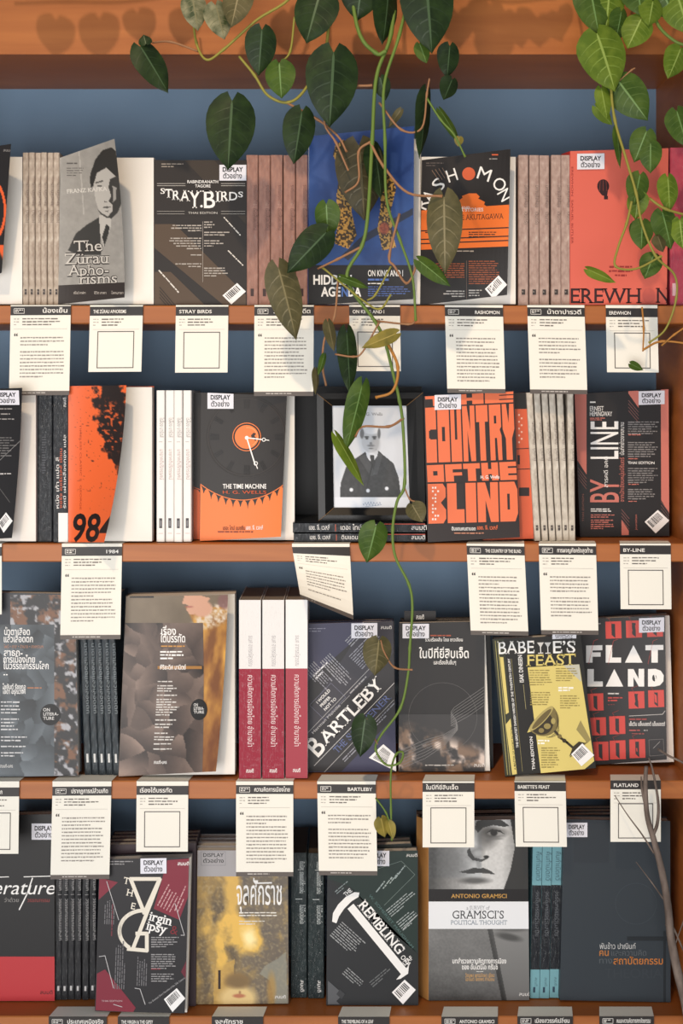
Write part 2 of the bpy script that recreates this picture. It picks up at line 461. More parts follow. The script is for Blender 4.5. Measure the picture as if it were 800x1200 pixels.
def book(name, label, row, Q, t, base, art=None, cover=None, f=(0, 0), p=1.8, bulge=0, Y=None, shear=0, spine=None, pages=PAGES,
         st=None, group=None, inner=None, spine_art=None, inset=1.2):
    """face-out book: Q the front corners of its block, cover its front cover where bent away; shear: how far (px) the pile of pages is skewed"""
    yb = max(Q[2][1], Q[3][1])
    if Y is None: Y = depth_from_bottom(row, yb)
    k = (D+Y)/D
    dz = (shelf_z(row)+0.0012)-(EYE+(HZ-yb)*S*k)           # rest on the shelf
    dpy = -dz/(S*k)
    mv = lambda q: [(a, b+dpy) for a, b in q]
    Q0 = Q; Q = mv(Q); CQ = mv(cover) if cover else Q
    org = (P(*Q[3], Y)+P(*Q[2], Y))/2; org.z = shelf_z(row)
    root = empty(name, org); tag(root, label, 'book', group)
    if isinstance(base, tuple): base = C(*base)
    spine = base if spine is None else (C(*spine) if isinstance(spine, tuple) else spine)
    sh = Sheet(CQ, Y, f, p, bulge)
    # page block
    TL, TR, BR, BL = [np.array(c, float) for c in Q]
    ux = (TR-TL)/np.hypot(*(TR-TL)); uy = (BL-TL)/np.hypot(*(BL-TL))
    i = inset
    bq = [TL+ux*0.5+uy*i, TR-ux*(i if not cover else 0)+uy*i, BR-ux*(i if not cover else 0)-uy*i, BL+ux*0.5-uy*i]
    sv = Vector((shear*S, 0, 0))
    mb = MB()
    mb.hexa([P(c[0], c[1], Y+0.0006) for c in bq], [P(c[0], c[1], Y+0.0006)+Vector((0, t-0.0012, 0))+sv for c in bq], pages)
    if inner:
        ia = Art(); inner(ia)
        for n_, it in enumerate(ia.items): ia.items[n_] = (it[0]+np.array([0, dpy]),)+it[1:]
        lay_art(mb, ia, Sheet(Q, Y+0.0006))
    mb.build('page_block', org, root)
    # cover: front, spine, back
    mb = MB()
    sheet_slab(mb, sh, base, back_mat=C(226, 222, 216) if cover else None)
    l = [P(*TL, Y), P(*BL, Y)]; ob = Vector((0, t, 0))+sv; o1 = Vector((-0.0005, 0, 0))
    mb.hexa([l[0]+o1, l[0], l[1], l[1]+o1], [l[0]+o1+ob, l[0]+ob, l[1]+ob, l[1]+o1+ob], spine)
    bk = [P(*c, Y)+ob for c in Q]
    mb.hexa(bk, [b+Vector((0, 0.0005, 0)) for b in bk], base)
    if art:
        for n_, it in enumerate(art.items): art.items[n_] = (it[0]+np.array([0, dpy]),)+it[1:]
        lay_art(mb, art, sh)
    if spine_art:
        # spine print: laid out in (0..t in mm across, 0..height px down)
        for pts, faces, mat, z, ink in spine_art.items:
            V = []
            for a, b in pts:
                w = l[0]+ob*(1-a)+(l[1]-l[0])*b
                V.append(w+Vector((-0.0007-z*0.00002, -0.0002, 0)))
            mb.add(V, faces, mat)
    cov = mb.build('cover', org, root)
    if st: sticker(root, sh, org, *[st[0], st[1]+dpy, st[2], st[3]+dpy], *st[4:])
    root['_y'] = 0; del root['_y']
    return root
def plain_copies(src_label, n, name, row, Q, t, Y0, base, spine, group, dx=0, cover_top=0.0, where='', words=None):
    """further copies of a title standing behind the front one"""
    k0 = (D+Y0)/D
    out = []
    proto = None
    ords = {2: ['nearer', 'farther'], 3: ['nearest', 'middle', 'farthest'], 4: ['nearest', 'second nearest', 'third nearest', 'farthest']}[n]
    for i in range(n):
        if proto is None:
            proto = book(name, src_label % ords[0], row, Q, t, base, Y=Y0, spine=spine, group=group); c = proto
        else:
            c = copy_tree(proto); c['label'] = src_label % ords[i]
            c.location = proto.location+Vector((dx*S*i, (t+0.0012)*i, 0))
        out.append(c)
    return out
def spines(name, labels, row, xs, w, y0, y1, base, art, depth=0.13, Y=None, group=None, lean=None, wrap_pages=PAGES, tops=None):
    """books standing with their backs to the room; xs: left photo px of each at the bottom; art is laid out in 0..w, 0..h px"""
    if Y is None: Y = depth_from_bottom(row, y1)
    k = (D+Y)/D; h = y1-y0; dpy = -((shelf_z(row)+0.0012)-(EYE+(HZ-y1)*S*k))/(S*k)
    if isinstance(base, tuple): base = C(*base)
    x0 = xs[0]; Q = [(x0, y0+dpy), (x0+w, y0+dpy), (x0+w, y1+dpy), (x0, y1+dpy)]
    org = (P(*Q[2], Y)+P(*Q[3], Y))/2; org.z = shelf_z(row)
    root = empty(name, org)
    mb = MB(); c = [P(*q, Y) for q in Q]; dv = Vector((0, depth, 0))
    g = 0.0007; ins = 0.002
    a, b, d_, e = c
    vx = Vector((g, 0, 0)); vz = Vector((0, 0, ins)); vy = Vector((0, 0.0008, 0))
    mb.hexa([a+vx+vy-vz, b-vx+vy-vz, d_-vx+vy+vz, e+vx+vy+vz], [a+vx+dv-vy*2-vz, b-vx+dv-vy*2-vz, d_-vx+dv-vy*2+vz, e+vx+dv-vy*2+vz], wrap_pages)
    mb.build('page_block', org, root)
    mb = MB()
    # rounded back: spine strip slightly bevelled at both edges
    bv = min(0.0012, (b.x-a.x)*0.2); V = []
    for z in (a, e):
        for x, y in ((a.x, bv), (a.x+bv, 0), (b.x-bv, 0), (b.x, bv)):
            V.append(Vector((x, a.y+y, z.z)))
    V2 = [q+Vector((0, 0.0009, 0)) for q in V]
    F = []
    for i in range(3): F += [(i, i+4, i+5, i+1), (8+i, 9+i, 13+i, 12+i), (i, i+1, 9+i, 8+i), (4+i, 12+i, 13+i, 5+i)]
    mb.add(V+V2, F, base)
    vb = Vector((0, bv, 0))
    for s0, s1 in ((a.x, a.x+g), (b.x-g, b.x)):
        mb.hexa([(s0, a.y+bv, a.z), (s1, a.y+bv, a.z), (s1, a.y+bv, e.z), (s0, a.y+bv, e.z)],
                [(s0, a.y+depth, a.z), (s1, a.y+depth, a.z), (s1, a.y+depth, e.z), (s0, a.y+depth, e.z)], base)
    ar = Art(); art(ar, w, h)
    for n_, it in enumerate(ar.items): ar.items[n_] = (it[0]+np.array([x0, y0+dpy]),)+it[1:]
    lay_art(mb, ar, Sheet(Q, Y), lift0=0.0002)
    mb.build('cover', org, root)
    res = []
    for i, x in enumerate(xs):
        o = root if i == 0 else copy_tree(root)
        o.location = org+Vector(((x-x0)*S*k, 0, 0))
        if tops and tops[i]: o.scale = (1, 1, tops[i])
        if lean:
            o.rotation_euler = (0, math.radians(lean[i]), 0)
            o.location.z += abs(math.sin(math.radians(lean[i])))*w*S*0.5
        o.location.y += rnd.uniform(0, 0.004)
        tag(o, labels[i], 'book', group); res.append(o)
    return res
ORD = ['leftmost', 'second', 'third', 'fourth', 'fifth', 'sixth']
def ordl(n, fmt):
    return [fmt % ('leftmost' if i == 0 else 'rightmost' if i == n-1 else ORD[i]+' from left') for i in range(n)]

# ------------------------------------------------------------------ hanging shelf cards
CARDW = (236, 232, 222); HEAD = (58, 54, 54)
def card(label, row, x0, y0, x1, y1, kind, title, skew=0, tab=0, curl=0.0, al='r', seed=1, quad_=None, down=None, f=(0, 0)):
    """printed card folded over the shelf edge; the coded square on the short cards is left blank"""
    Y = -0.0035
    q = quad_ or [(x0, y0), (x1, y0+skew*0.2), (x1+skew, y1), (x0+skew, y1-skew*0.2)]
    sh = Sheet(q, Y, f=f, p=1.5, down=down or (curl or None))
    a = Art(); a.r = random.Random(seed); w = x1-x0; h = y1-y0
    U = [np.array(c, float) for c in q]
    def m(fx, dy):   # along the card: fx 0..1, dy px from the top
        v = dy/h
        return (U[0]*(1-fx)+U[1]*fx)*(1-v)+(U[3]*(1-fx)+U[2]*fx)*v
    class W:  # art in card coordinates
        pass
    b = Art(); b.r = a.r
    b.rect(0, 0, w, 10.5, HEAD)
    tw = min(w*0.62, max(14, len(title)*3.6))
    hd = (232, 228, 222)
    if al == 'r':
        b.text(title, w-4, 7.6, 3.9, hd, w=tw, al='r', bold=0.03)
        b.line([(4, 2.6), (16, 2.6), (16, 8.2), (4, 8.2)], 0.5, hd, closed=True)
        b.greek(5.3, 3.9, 14.8, 7.5, 2.0, hd, th=1.0, rag=0.2, wl=(2, 4))
    else:
        b.text(title, 4, 7.6, 3.9, hd, w=tw, bold=0.03)
    ink = (146, 140, 134)
    b.greek(4, 14.2, 11, 24, 3.4, (176, 170, 162), th=1.1, rag=0.1, wl=(2, 4))
    b.greek(14, 14.0, w-10, 24, 3.4, (110, 104, 98), th=1.3, rag=0.45)
    b.line([(4, 26.5), (w-4, 26.5)], 0.4, (196, 190, 182))
    if kind == 'quote':
        b.text('“', 4.5, 39.5, 7.5, (70, 64, 62), bold=0.05)
        n = b.r.randint(3, 6)
        pitch = 4.15
        ymid = 36+pitch*n
        b.greek(12, 36, w-6, ymid, pitch, ink, th=1.4, rag=0.12, wl=(1.4, 5), gap=0.7)
        b.greek(12, ymid+(4 if seed % 2 else 0), w-6, h-13-(seed % 3)*4, pitch, ink, th=1.4, rag=0.12, wl=(1.4, 5), gap=0.7)
        b.rect(0, h-5, w, h, (92, 84, 80))
        b.greek(w*0.2, h-3.4, w*0.9, h-1.2, 2.2, (190, 184, 178), th=1.1, rag=0.05)
    else:
        c = w*0.5; s_ = w*0.34; cy = h*0.66
        b.line([(c-s_, cy-s_), (c+s_, cy-s_), (c+s_, cy+s_), (c-s_, cy+s_)], 1.0, (90, 84, 82), closed=True)
    for pts, faces, mat, z, inkc in b.items:
        fx = pts[:, 0]/w; v = pts[:, 1]/h
        px = np.outer((1-fx)*(1-v), U[0])+np.outer(fx*(1-v), U[1])+np.outer(fx*v, U[2])+np.outer((1-fx)*v, U[3])
        a.items.append((px, faces, mat, z, inkc))
    mb = MB()
    paper = C(*CARDW, rough=0.7, spec=0.2)
    sheet_slab(mb, sh, paper, t=0.0006, nx=20, ny=8)
    lay_art(mb, a, sh, lift0=0.0002, step=0.00003)
    # fold over the shelf edge and the tab lying on the shelf
    z0 = shelf_z(row)+0.0008; t0 = [sh.pt(0, 1), sh.pt(1, 1)]
    ins = Vector((0.004, 0, 0))
    f0 = [Vector((t0[0].x, Y, z0)), Vector((t0[1].x, Y, z0))]
    bl = 0.03
    b0 = [Vector((t0[0].x+0.006, bl, z0)), Vector((t0[1].x+0.004, bl, z0))]
    up = Vector((0, 0, 0.0005))
    mb.add([f0[0], f0[1], b0[1], b0[0], f0[0]-up, f0[1]-up, b0[1]-up, b0[0]-up], [(0, 1, 2, 3), (7, 6, 5, 4), (0, 4, 5, 1), (2, 6, 7, 3), (1, 5, 6, 2), (3, 7, 4, 0)], paper)
    dn = Vector((0, 0.0006, 0))
    if t0[0].z < z0:
        mb.hexa([f0[0], f0[1], t0[1], t0[0]], [f0[0]+dn, f0[1]+dn, t0[1]+dn, t0[0]+dn], paper)
    o = mb.build('shelf_label_card', (f0[0]+f0[1])/2)
    tag(o, label, 'label card', 'long text cards on the shelf edges' if kind == 'quote' else 'short cards on the shelf edges')
    return o

# ================================================================== THE BOOKCASE
WOOD = ramp_mat('orange_brown_wood', [(0.0, (136, 76, 32)), (0.45, (160, 92, 42)), (0.7, (174, 104, 50)), (1.0, (146, 82, 36))], scale=(3, 12, 40), detail=8, rough=0.45, dist=0.6, bump=0.05)
BLUE = ramp_mat('blue_painted_board', [(0.3, (110, 136, 162)), (0.7, (116, 142, 168))], scale=(9, 9, 9), rough=0.6, spec=0.25)
XL, XR, DEPTH = -0.62, (808-400)*S, 0.215
floor_m = ramp_mat('concrete_floor', [(0.3, (150, 142, 134)), (0.7, (172, 164, 154))], scale=(4, 4, 4), rough=0.6)
mb = MB(); mb.box((-2.5, -4.5, -0.05), (2.5, 0.5, 0), floor_m)
o = mb.build('floor', (0, 0, 0)); o['kind'] = 'structure'
mb = MB(); mb.box((-2.5, 0.24, 0), (2.5, 0.34, 2.9), C(196, 190, 182, rough=0.8))
o = mb.build('wall_back', (0, 0, 0)); o['kind'] = 'structure'
case = empty('bookcase', (0, 0.1, 0))
tag(case, 'orange brown wooden bookcase with blue back holding every row of books', 'bookcase')
TH = 21.5*S
for r in (1, 2, 3, 4):
    mb = MB(); z = shelf_z(r); bvl = 0.0015
    x0, x1 = XL, XR
    prof = [(0, z-TH+bvl), (bvl, z-TH), (DEPTH, z-TH), (DEPTH, z), (bvl, z), (0, z-bvl)]
    V = [(x, y, q) for x in (x0, x1) for y, q in prof]; n = len(prof)
    mb.add(V, [tuple(range(n))[::-1], tuple(range(n, 2*n))]+[(i, (i+1) % n, n+(i+1) % n, n+i) for i in range(n)], WOOD)
    mb.build('shelf', case.location, case)
mb = MB(); zt = EYE+(HZ-66)*S
mb.box((XL, -0.012, zt), (XR+0.03, DEPTH, EYE+(HZ+70)*S), WOOD); mb.build('top_fascia', case.location, case)
mb = MB(); mb.box((XL, DEPTH, 0), (XR+0.03, DEPTH+0.012, EYE+(HZ+70)*S), BLUE); mb.build('back_panel', case.location, case)
for a in (XL-0.025, XR):
    mb = MB(); mb.box((a, 0.0, 0), (a+0.025, DEPTH, zt), WOOD); mb.build('side_panel', case.location, case)
mb = MB(); mb.box((XL, 0.0, 0.08), (XR, DEPTH, 0.105), WOOD); mb.build('shelf', case.location, case)

BLK = (40, 37, 38); WHT = (236, 234, 232); GRY = (150, 146, 144)
# ================================================================== ROW 1
a = Art()
a.picture(-70, 168, 13, 356, lambda X, Y: mixc(np.clip(np.abs(np.hypot(X+18, (Y-245)*0.6)-24) < 1.4, 0, 1)*1.0+np.clip((X+4-(Y-290)*0.5)/3, 0, 1)*(Y > 285), (34, 31, 32), (226, 96, 48)))
a.text('สมมติ', 4, 176, 2.5, GRY)
book('paperback_book', 'black paperback with an orange curve and bent cover, leftmost on the top shelf', 1, quad(-85, 181, 26, 356), 0.016, BLK, a, cover=[(-84, 181), (13, 167), (2, 318), (-85, 356)], f=(0.05, 0.03), p=1.6)
GREYSP = ramp_mat('mottled_grey_spine', [(0.3, (150, 134, 122)), (0.55, (182, 168, 154)), (0.75, (206, 196, 184))], scale=(160, 160, 90), rough=0.4, wrap=True)
def grey_art(A, w, h):
    A.text('นิทานหิ่งห้อย   (วินทร์)', w*0.62, h*0.2, 3.0, (104, 90, 84), w=h*0.26, rot=-90)
    A.rect(w*0.32, h*0.895, w*0.68, h*0.93, (72, 64, 62)); A.text('๑', w*0.35, h*0.915, 2, (170, 160, 150))
spines('paperback_book', ordl(6, '%s of six thin grey speckled spines left of the bent grey portrait cover'), 1, [26.3, 33.6, 40.8, 48, 55.2, 62.4], 6.9, 177, 356, GREYSP, grey_art, group='thin grey spines at the left of the top shelf')
# --- grey portrait cover
def kafka(X, Y):
    g = 148+20*(fbm(X, Y, 5, 3)-0.5)
    face = inpoly(X, Y, [(108, 214), (112, 200), (124, 194), (134, 204), (139, 216), (138, 240), (132, 250), (123, 252), (114, 246), (110, 232)])
    g = g*(1-face)+176*face
    neck = inpoly(X, Y, [(114, 250), (128, 252), (128, 262), (120, 288), (115, 272)]); g = g*(1-neck)+180*neck
    dark = lambda m, t=48: g*(1-m)+t*m
    g = dark(inpoly(X, Y, [(104, 210), (105, 202), (111, 185), (119.5, 174.5), (130, 171), (135, 176), (138, 202), (140, 222), (136, 220), (134, 206), (123, 195), (112.5, 201), (108, 216), (105.5, 219)]))
    g = dark(inpoly(X, Y, [(134, 205), (127, 208), (125, 218), (128, 228), (125, 234), (129, 238), (129, 246), (124, 252), (128, 255), (135, 248), (140, 235), (140, 205)]), 60)
    g = dark(inpoly(X, Y, [(129.5, 216), (134, 218), (133, 232), (129.5, 236), (130.5, 228)]), 150)
    for p in ([(110, 212), (119, 209.5), (119, 211.2), (111, 213.6)], [(112, 216), (118, 215), (118, 217), (113, 217.4)], [(117, 241.5), (123, 240), (129, 240.5), (123, 242.6)], [(120, 234), (125, 235.4), (120, 235.8)], [(112, 243), (117, 248), (123, 251.5), (128, 254), (122, 253.4), (116, 249.6)], [(119, 245.4), (125, 245), (124, 247)]): g = dark(inpoly(X, Y, p), 74)
    g = dark(inpoly(X, Y, [(114, 253), (100, 262), (88, 272), (79, 292), (92, 297), (117, 297), (115, 264)]), 58)
    g = dark(inpoly(X, Y, [(122, 261), (126, 264), (125, 272), (120.5, 287), (117.5, 276), (120, 268)]), 52)
    g = dark(np.clip((np.abs(X-94-(Y-200)*0.06) < 0.7)*(Y > 175)*(Y < 250), 0, 1)*0.4, 200)
    return g*1.0, g*0.98, g*0.95
a = Art(); a.picture(68, 160, 148, 356, kafka, 1.2)
a.greek(78, 189, 97, 193, 3.2, (90, 86, 84), th=1.6); a.greek(78, 195, 98, 205, 2.8, (96, 92, 90), th=1.0)
a.text('FRANZ KAFKA', 78, 225, 4.6, (214, 210, 204), w=46, rot=4, serif=True)
for t, x, y, w in (('The', 86, 293, 32), ('Zürau', 76, 308, 50), ('Apho-', 79, 321.5, 47), ('risms', 92, 331.5, 44)):
    a.text(t, x-0.6, y+0.5, 13.2, (64, 58, 56), w=w+1.2, rot=1.5, serif=True, bold=0.09); a.text(t, x, y, 12.5, (196, 192, 186), w=w, rot=1.5, serif=True, bold=0.0)
a.poly([(66, 333), (150, 329), (150, 357), (66, 357)], (62, 55, 53))
for x, t in ((86, 'ฟรันซ์ คาฟคา'), (110, 'ชีวิต ภาคา'), (130, 'โลกมายา')): a.text(t, x, 343, 2.4, (196, 188, 180), w=14)
book('paperback_book', 'grey paperback with a man\'s dark portrait, its cover curling open over white pages', 1, quad(70, 182, 180, 356), 0.014, (150, 146, 140), a, cover=[(71, 183), (134, 161), (146, 347), (68, 355)], f=(0.07, 0.035), p=1.7, bulge=3)
# --- dark brown cover with ornate white title
a = Art(); BR = C(48, 42, 40); BR2 = C(82, 66, 52)
a.poly([(181, 262), (205, 262), (288, 345), (288, 357), (262, 357), (181, 290)], BR2); a.poly([(181, 318), (200, 318), (240, 357), (181, 357)], BR2)
a.poly([(215, 186), (250, 186), (288, 228), (288, 262)], C(66, 56, 48))
a.rect(181, 210, 288, 252, BR)
a.greek(189, 191, 218, 197, 3, (150, 140, 130), th=1.1)
a.text('RABINDRANATH', 237.5, 214, 3.4, WHT, w=36, al='c', bold=0.02); a.text('TAGORE', 237.5, 219, 3.4, WHT, w=18, al='c', bold=0.02)
for y in (214.5, 217): a.line([(184, y), (217, y)], 0.5, (190, 186, 180)); a.line([(259, y), (287, y)], 0.5, (190, 186, 180))
for ch, x, b, h, w in (('S', 188, 226.5, 6.5, 5), ('T', 193, 231, 10, 9), ('R', 201.5, 233.5, 11, 10), ('A', 210.5, 235, 12.5, 12), ('Y', 220, 243, 20, 16), ('B', 237, 243, 20, 15), ('I', 252.5, 236, 12.5, 5), ('R', 258, 235, 11.5, 10.5), ('D', 268.5, 234, 9.5, 9.5), ('S', 279, 230.5, 6.5, 5.5)):
    a.text(ch, x, b, h, WHT, w=w, serif=True, bold=0.02)
a.ellipse(236, 241, 1.5, 1.5, WHT)
a.text('THAI EDITION', 237.5, 250, 2.4, (200, 196, 190), w=34, al='c')
for y in (247, 250): a.line([(184, y), (216, y)], 0.4, (170, 166, 160)); a.line([(259, y), (287, y)], 0.4, (170, 166, 160))
TX = (172, 164, 156)
for x0, y0, x1, y1, al in ((196, 263, 236, 272, 'r'), (197, 278, 236, 294, 'r'), (208, 297.5, 236, 301, 'r'), (203, 308, 236, 314, 'r'), (239, 259, 252, 268, 'l'), (239, 271, 276, 277, 'l'), (239, 281, 262, 291, 'l'), (239, 313, 268, 324, 'l')):
    a.greek(x0, y0, x1, y1, 3.0, TX, th=1.3, al=al)
a.line([(237.5, 259), (237.5, 330)], 0.4, TX)
for x0, y0, x1, y1 in ((262, 254, 286, 280), (267, 293, 287, 313), (186, 316, 219, 353)):
    a.at(x0, y0, -math.degrees(math.atan2(y1-y0, x1-x0))); a.greek(0, -0.8, math.hypot(x1-x0, y1-y0), 1, 2, (214, 208, 200), th=1.5, rag=0)
a.at()
for i in range(4): a.line([(187, 336+i*4), (204, 356+i*4)], 0.7, (44, 38, 36))
a.barcode([(260.6, 345.6), (277.8, 331), (288, 341), (271, 356)], n=9)
book('paperback_book', 'dark brown paperback with an ornate white two-word title and tilted barcode, top shelf', 1, quad(181, 187, 289, 357), 0.014, BR, a, st=(257, 192.5, 288.4, 211))
BRNSP = ramp_mat('dusty_rose_brown_spine', [(0.3, (140, 104, 94)), (0.6, (162, 122, 110)), (0.8, (184, 150, 138))], scale=(160, 160, 60), rough=0.4, wrap=True)
def brn_art(A, w, h):
    A.text('ราตรีของอดีต |  เรื่องสั้นสมัยใหม่', w*0.62, h*0.2, 3.4, (98, 66, 62), w=h*0.3, rot=-90)
    A.rect(w*0.36, h*0.89, w*0.64, h*0.94, (74, 52, 50))
spines('paperback_book', ordl(5, '%s of five dusty rose spines between the brown and the blue covers'), 1, [288.5, 302.7, 317.2, 332, 346.6], 13.8, 181, 357, BRNSP, brn_art, group='dusty rose spines on the top shelf')
# --- blue cover with golden animal
def blue(X, Y):
    n = fbm(X, Y, 26, 5); t = np.clip((Y-150)/160, 0, 1)
    r = 22+16*n; g = 48+26*n+8*t; b = 104+34*n+10*t  # blue darkened throughout: shade of the hanging vine put into the print
    gold = np.maximum(inpoly(X, Y, [(393, 170), (402, 164), (416, 170), (417, 190), (410, 215), (412, 250), (418, 276), (408, 292), (392, 286), (396, 262), (394, 230), (398, 200), (390, 182)]),
                      inpoly(X, Y, [(444, 208), (458, 204), (464, 222), (458, 246), (460, 275), (464, 290), (448, 294), (442, 268), (446, 240)]))
    sp = (vnoise(X, Y, 1.7, 9)*0.7+vnoise(X, Y, 4, 19)*0.3 > 0.52)*1.0
    br = inpoly(X, Y, [(400, 300), (425, 276), (450, 262), (484, 244), (484, 252), (452, 270), (428, 284), (408, 306)])
    c = mixc(br*0.8, (r, g, b), (28, 30, 44))
    red = ell(X, Y, 450, 268, 6, 7, 0.4)
    c = mixc(gold, c, (60+120*sp, 46+92*sp, 30+36*sp))
    return mixc(red*0.8, c, (150, 62, 44))
a = Art(); a.picture(360, 146, 486, 312, blue, 1.6); a.rect(360, 311, 486, 360, (32, 31, 34))
for t, x, y, w in (('HIDDEN', 367, 333.5, 45), ('AGE', 376, 347.5, 23), ('DA', 408, 347.5, 15)): a.text(t, x, y, 10.5, WHT, w=w, bold=0.06)
a.text('N', 400, 347.5, 10.5, (86, 122, 190), w=7.5, bold=0.06)
a.text('ON KING AND I', 431, 324, 7, WHT, w=41, bold=0.02)
a.greek(431, 327, 470, 330, 3, (84, 116, 190), th=2.2); a.greek(431, 332, 462, 334, 3, WHT, th=1.2); a.greek(431, 336, 481, 349, 2.6, (74, 98, 160), th=1.1)
book('paperback_book', 'large blue paperback with a golden animal and black foot, behind the hanging vine', 1, quad(361, 162, 493, 358), 0.016, (36, 70, 140), a, cover=[(362, 160), (485, 148), (484, 351), (361, 358)], f=(0.035, 0.02), p=2)
# --- black cover with orange castle
a = Art(); OR = (228, 112, 40); K = (36, 31, 31)
for ch, x, y, r in (('R', 499, 247, 66), ('A', 505, 239, 55), ('S', 514, 226, 42), ('H', 526, 214.5, 18), ('M', 558, 209, -18), ('O', 575, 218, -36), ('N', 582, 227.5, -60)):
    a.text(ch, x, y, 14.5, WHT, rot=r, w={'M': 15, 'O': 14.5}.get(ch, 11.5))
a.ellipse(549, 204, 7.6, 7.6, (206, 92, 52))
for i in range(4): a.line([(506+i*4, 200-i*1), (515+i*3, 213-i*2)], 0.5, (150, 120, 100))
a.poly([(527, 247), (536, 240), (534, 238), (542, 232), (541, 230), (549, 227), (558, 227), (562, 231), (560, 233), (568, 237), (567, 240), (576, 247)], OR)
a.poly([(493, 247), (600, 240), (598, 289), (493, 293)], OR)
for y in (269, 279, 284): a.line([(493, y+2), (599, y-2)], 1.4, K)
a.text('RYUNOSUKE AKUTAGAWA', 590, 256.5, 6, (70, 40, 28), w=86, al='r', serif=True, rot=2); a.text('AND', 540, 245.5, 3.2, WHT, serif=True); a.text('OTHER STORIES', 566, 248, 4, WHT, w=42, al='r', serif=True)
a.greek(498, 272, 544, 276, 3, K, th=1.4); a.greek(549, 272, 588, 280, 2.6, K, th=1.1)
a.greek(576, 181, 590, 183, 3, (208, 92, 52), th=1.5); a.greek(573, 186, 592, 188, 3, GRY, th=1.2); a.greek(499, 191, 520, 197, 3, (100, 90, 86), th=1)
a.greek(530, 294, 580, 296, 3, (168, 156, 146), th=1.3)
a.greek(500, 309, 544, 326, 2.6, (150, 78, 46), th=1.1, al='r'); a.greek(549, 306, 586, 334, 2.6, (150, 78, 46), th=1.1)
a.greek(518, 341, 544, 351, 3, (190, 184, 178), th=1.2, al='r'); a.greek(549, 340, 566, 349, 3, (190, 184, 178), th=1.2)
a.line([(546.5, 306), (546.5, 350)], 0.4, (120, 100, 90))
a.barcode([(568, 339), (584, 323), (594, 334), (578, 351)], n=9)
book('paperback_book', 'black and orange paperback with castle silhouette and title letters curving around a sun', 1, quad(493, 183, 604, 358), 0.014, K, a, cover=[(494, 188), (598, 175), (594, 346), (492, 358)], f=(0.03, 0.02), p=2)
book('paperback_book', 'black copy standing behind the orange castle cover, only its top strip showing', 1, quad(498, 172, 600, 345), 0.012, K, None, Y=0.036)
spines('paperback_book', ordl(5, '%s of five thin mauve grey spines left of the coral red cover'), 1, [607.3, 620.2, 632.2, 645.8, 657.6], 11.6, 182, 358, ramp_mat('mauve_grey_spine', [(0.3, (150, 124, 116)), (0.6, (178, 154, 144)), (0.8, (200, 184, 172))], scale=(160, 160, 90), rough=0.4, wrap=True), grey_art, group='mauve grey spines on the top shelf')
# --- coral cover
a = Art(); CO = C(214, 102, 86); DK = (62, 34, 38)
a.text('EREWH', 668.5, 355.5, 17, DK, w=83, serif=True, bold=0.012); a.text('N', 768, 355, 17, DK, w=17, serif=True, bold=0.012)
a.ellipse(760, 347, 7.5, 9, (200, 94, 82))
a.ellipse(706.5, 218.5, 7, 8, DK); a.poly([(701, 224), (712, 224), (711, 231), (705, 229)], DK); a.rect(707.5, 230, 712, 234, DK)
for d in (-3.4, 0, 3.4): a.line([(706.5+d, 212), (706.5+d*1.2, 224)], 0.35, (150, 70, 60))
a.greek(712, 312, 742, 327, 5, (150, 50, 48), th=2, al='c')
a.text('EREWHON  SAMUEL BUTLER', 669.2, 196, 2.2, (150, 48, 46), w=90, rot=-90)
book('paperback_book', 'coral red paperback with a small dark balloon and large serif title, top shelf', 1, [(668, 177.5), (783, 174), (781, 357), (668, 358)], 0.026, CO, a, spine=(176, 48, 42), shear=-7, st=(676, 180.5, 708, 199, -0.5))
spines('paperback_book', ['pink red spine squeezed against the right side panel on the top shelf'], 1, [785.5], 17, 172, 357, ramp_mat('pink_spine', [(0.3, (176, 64, 84)), (0.7, (196, 84, 100))], scale=(60, 60, 60), wrap=True), lambda A, w, h: A.rect(w*0.15, h*0.86, w*0.5, h*0.94, (224, 176, 180)))

# ================================================================== ROW 2
a = Art(); K2 = (42, 41, 44)
a.greek(-40, 480, 20, 505, 6, (150, 146, 144), th=1.2); a.greek(-40, 514, 18, 540, 3, (110, 108, 108), th=1.2)
a.line([(-60, 600), (22, 518)], 0.6, (130, 128, 128)); a.line([(-60, 500), (10, 590)], 0.6, (100, 98, 98)); a.greek(-20, 556, 16, 564, 4, (190, 186, 184), th=1.5)
a.barcode([(-3, 614), (6, 602), (14, 612), (4, 626)], n=8)
book('paperback_book', 'dark grey paperback cut by the left frame edge with cover bent over white pages', 2, quad(-80, 458, 42, 637), 0.018, K2, a, cover=[(-80, 460), (26, 456), (14, 632), (-80, 637)], f=(0.04, 0.025), p=1.7, bulge=2, st=(-9, 459, 22, 476))
BLKW = ramp_mat('black_wrapped_spine', [(0.3, (26, 27, 31)), (0.7, (48, 52, 58))], scale=(200, 200, 70), rough=0.3, wrap=True)
spines('paperback_book', ['black shrink-wrapped spine left of the orange splatter cover'], 2, [43.2], 17.5, 460, 636, BLKW, lambda A, w, h: A.greek(w*0.3, h*0.3, w*0.6, h*0.55, 3, (70, 72, 80), th=1))
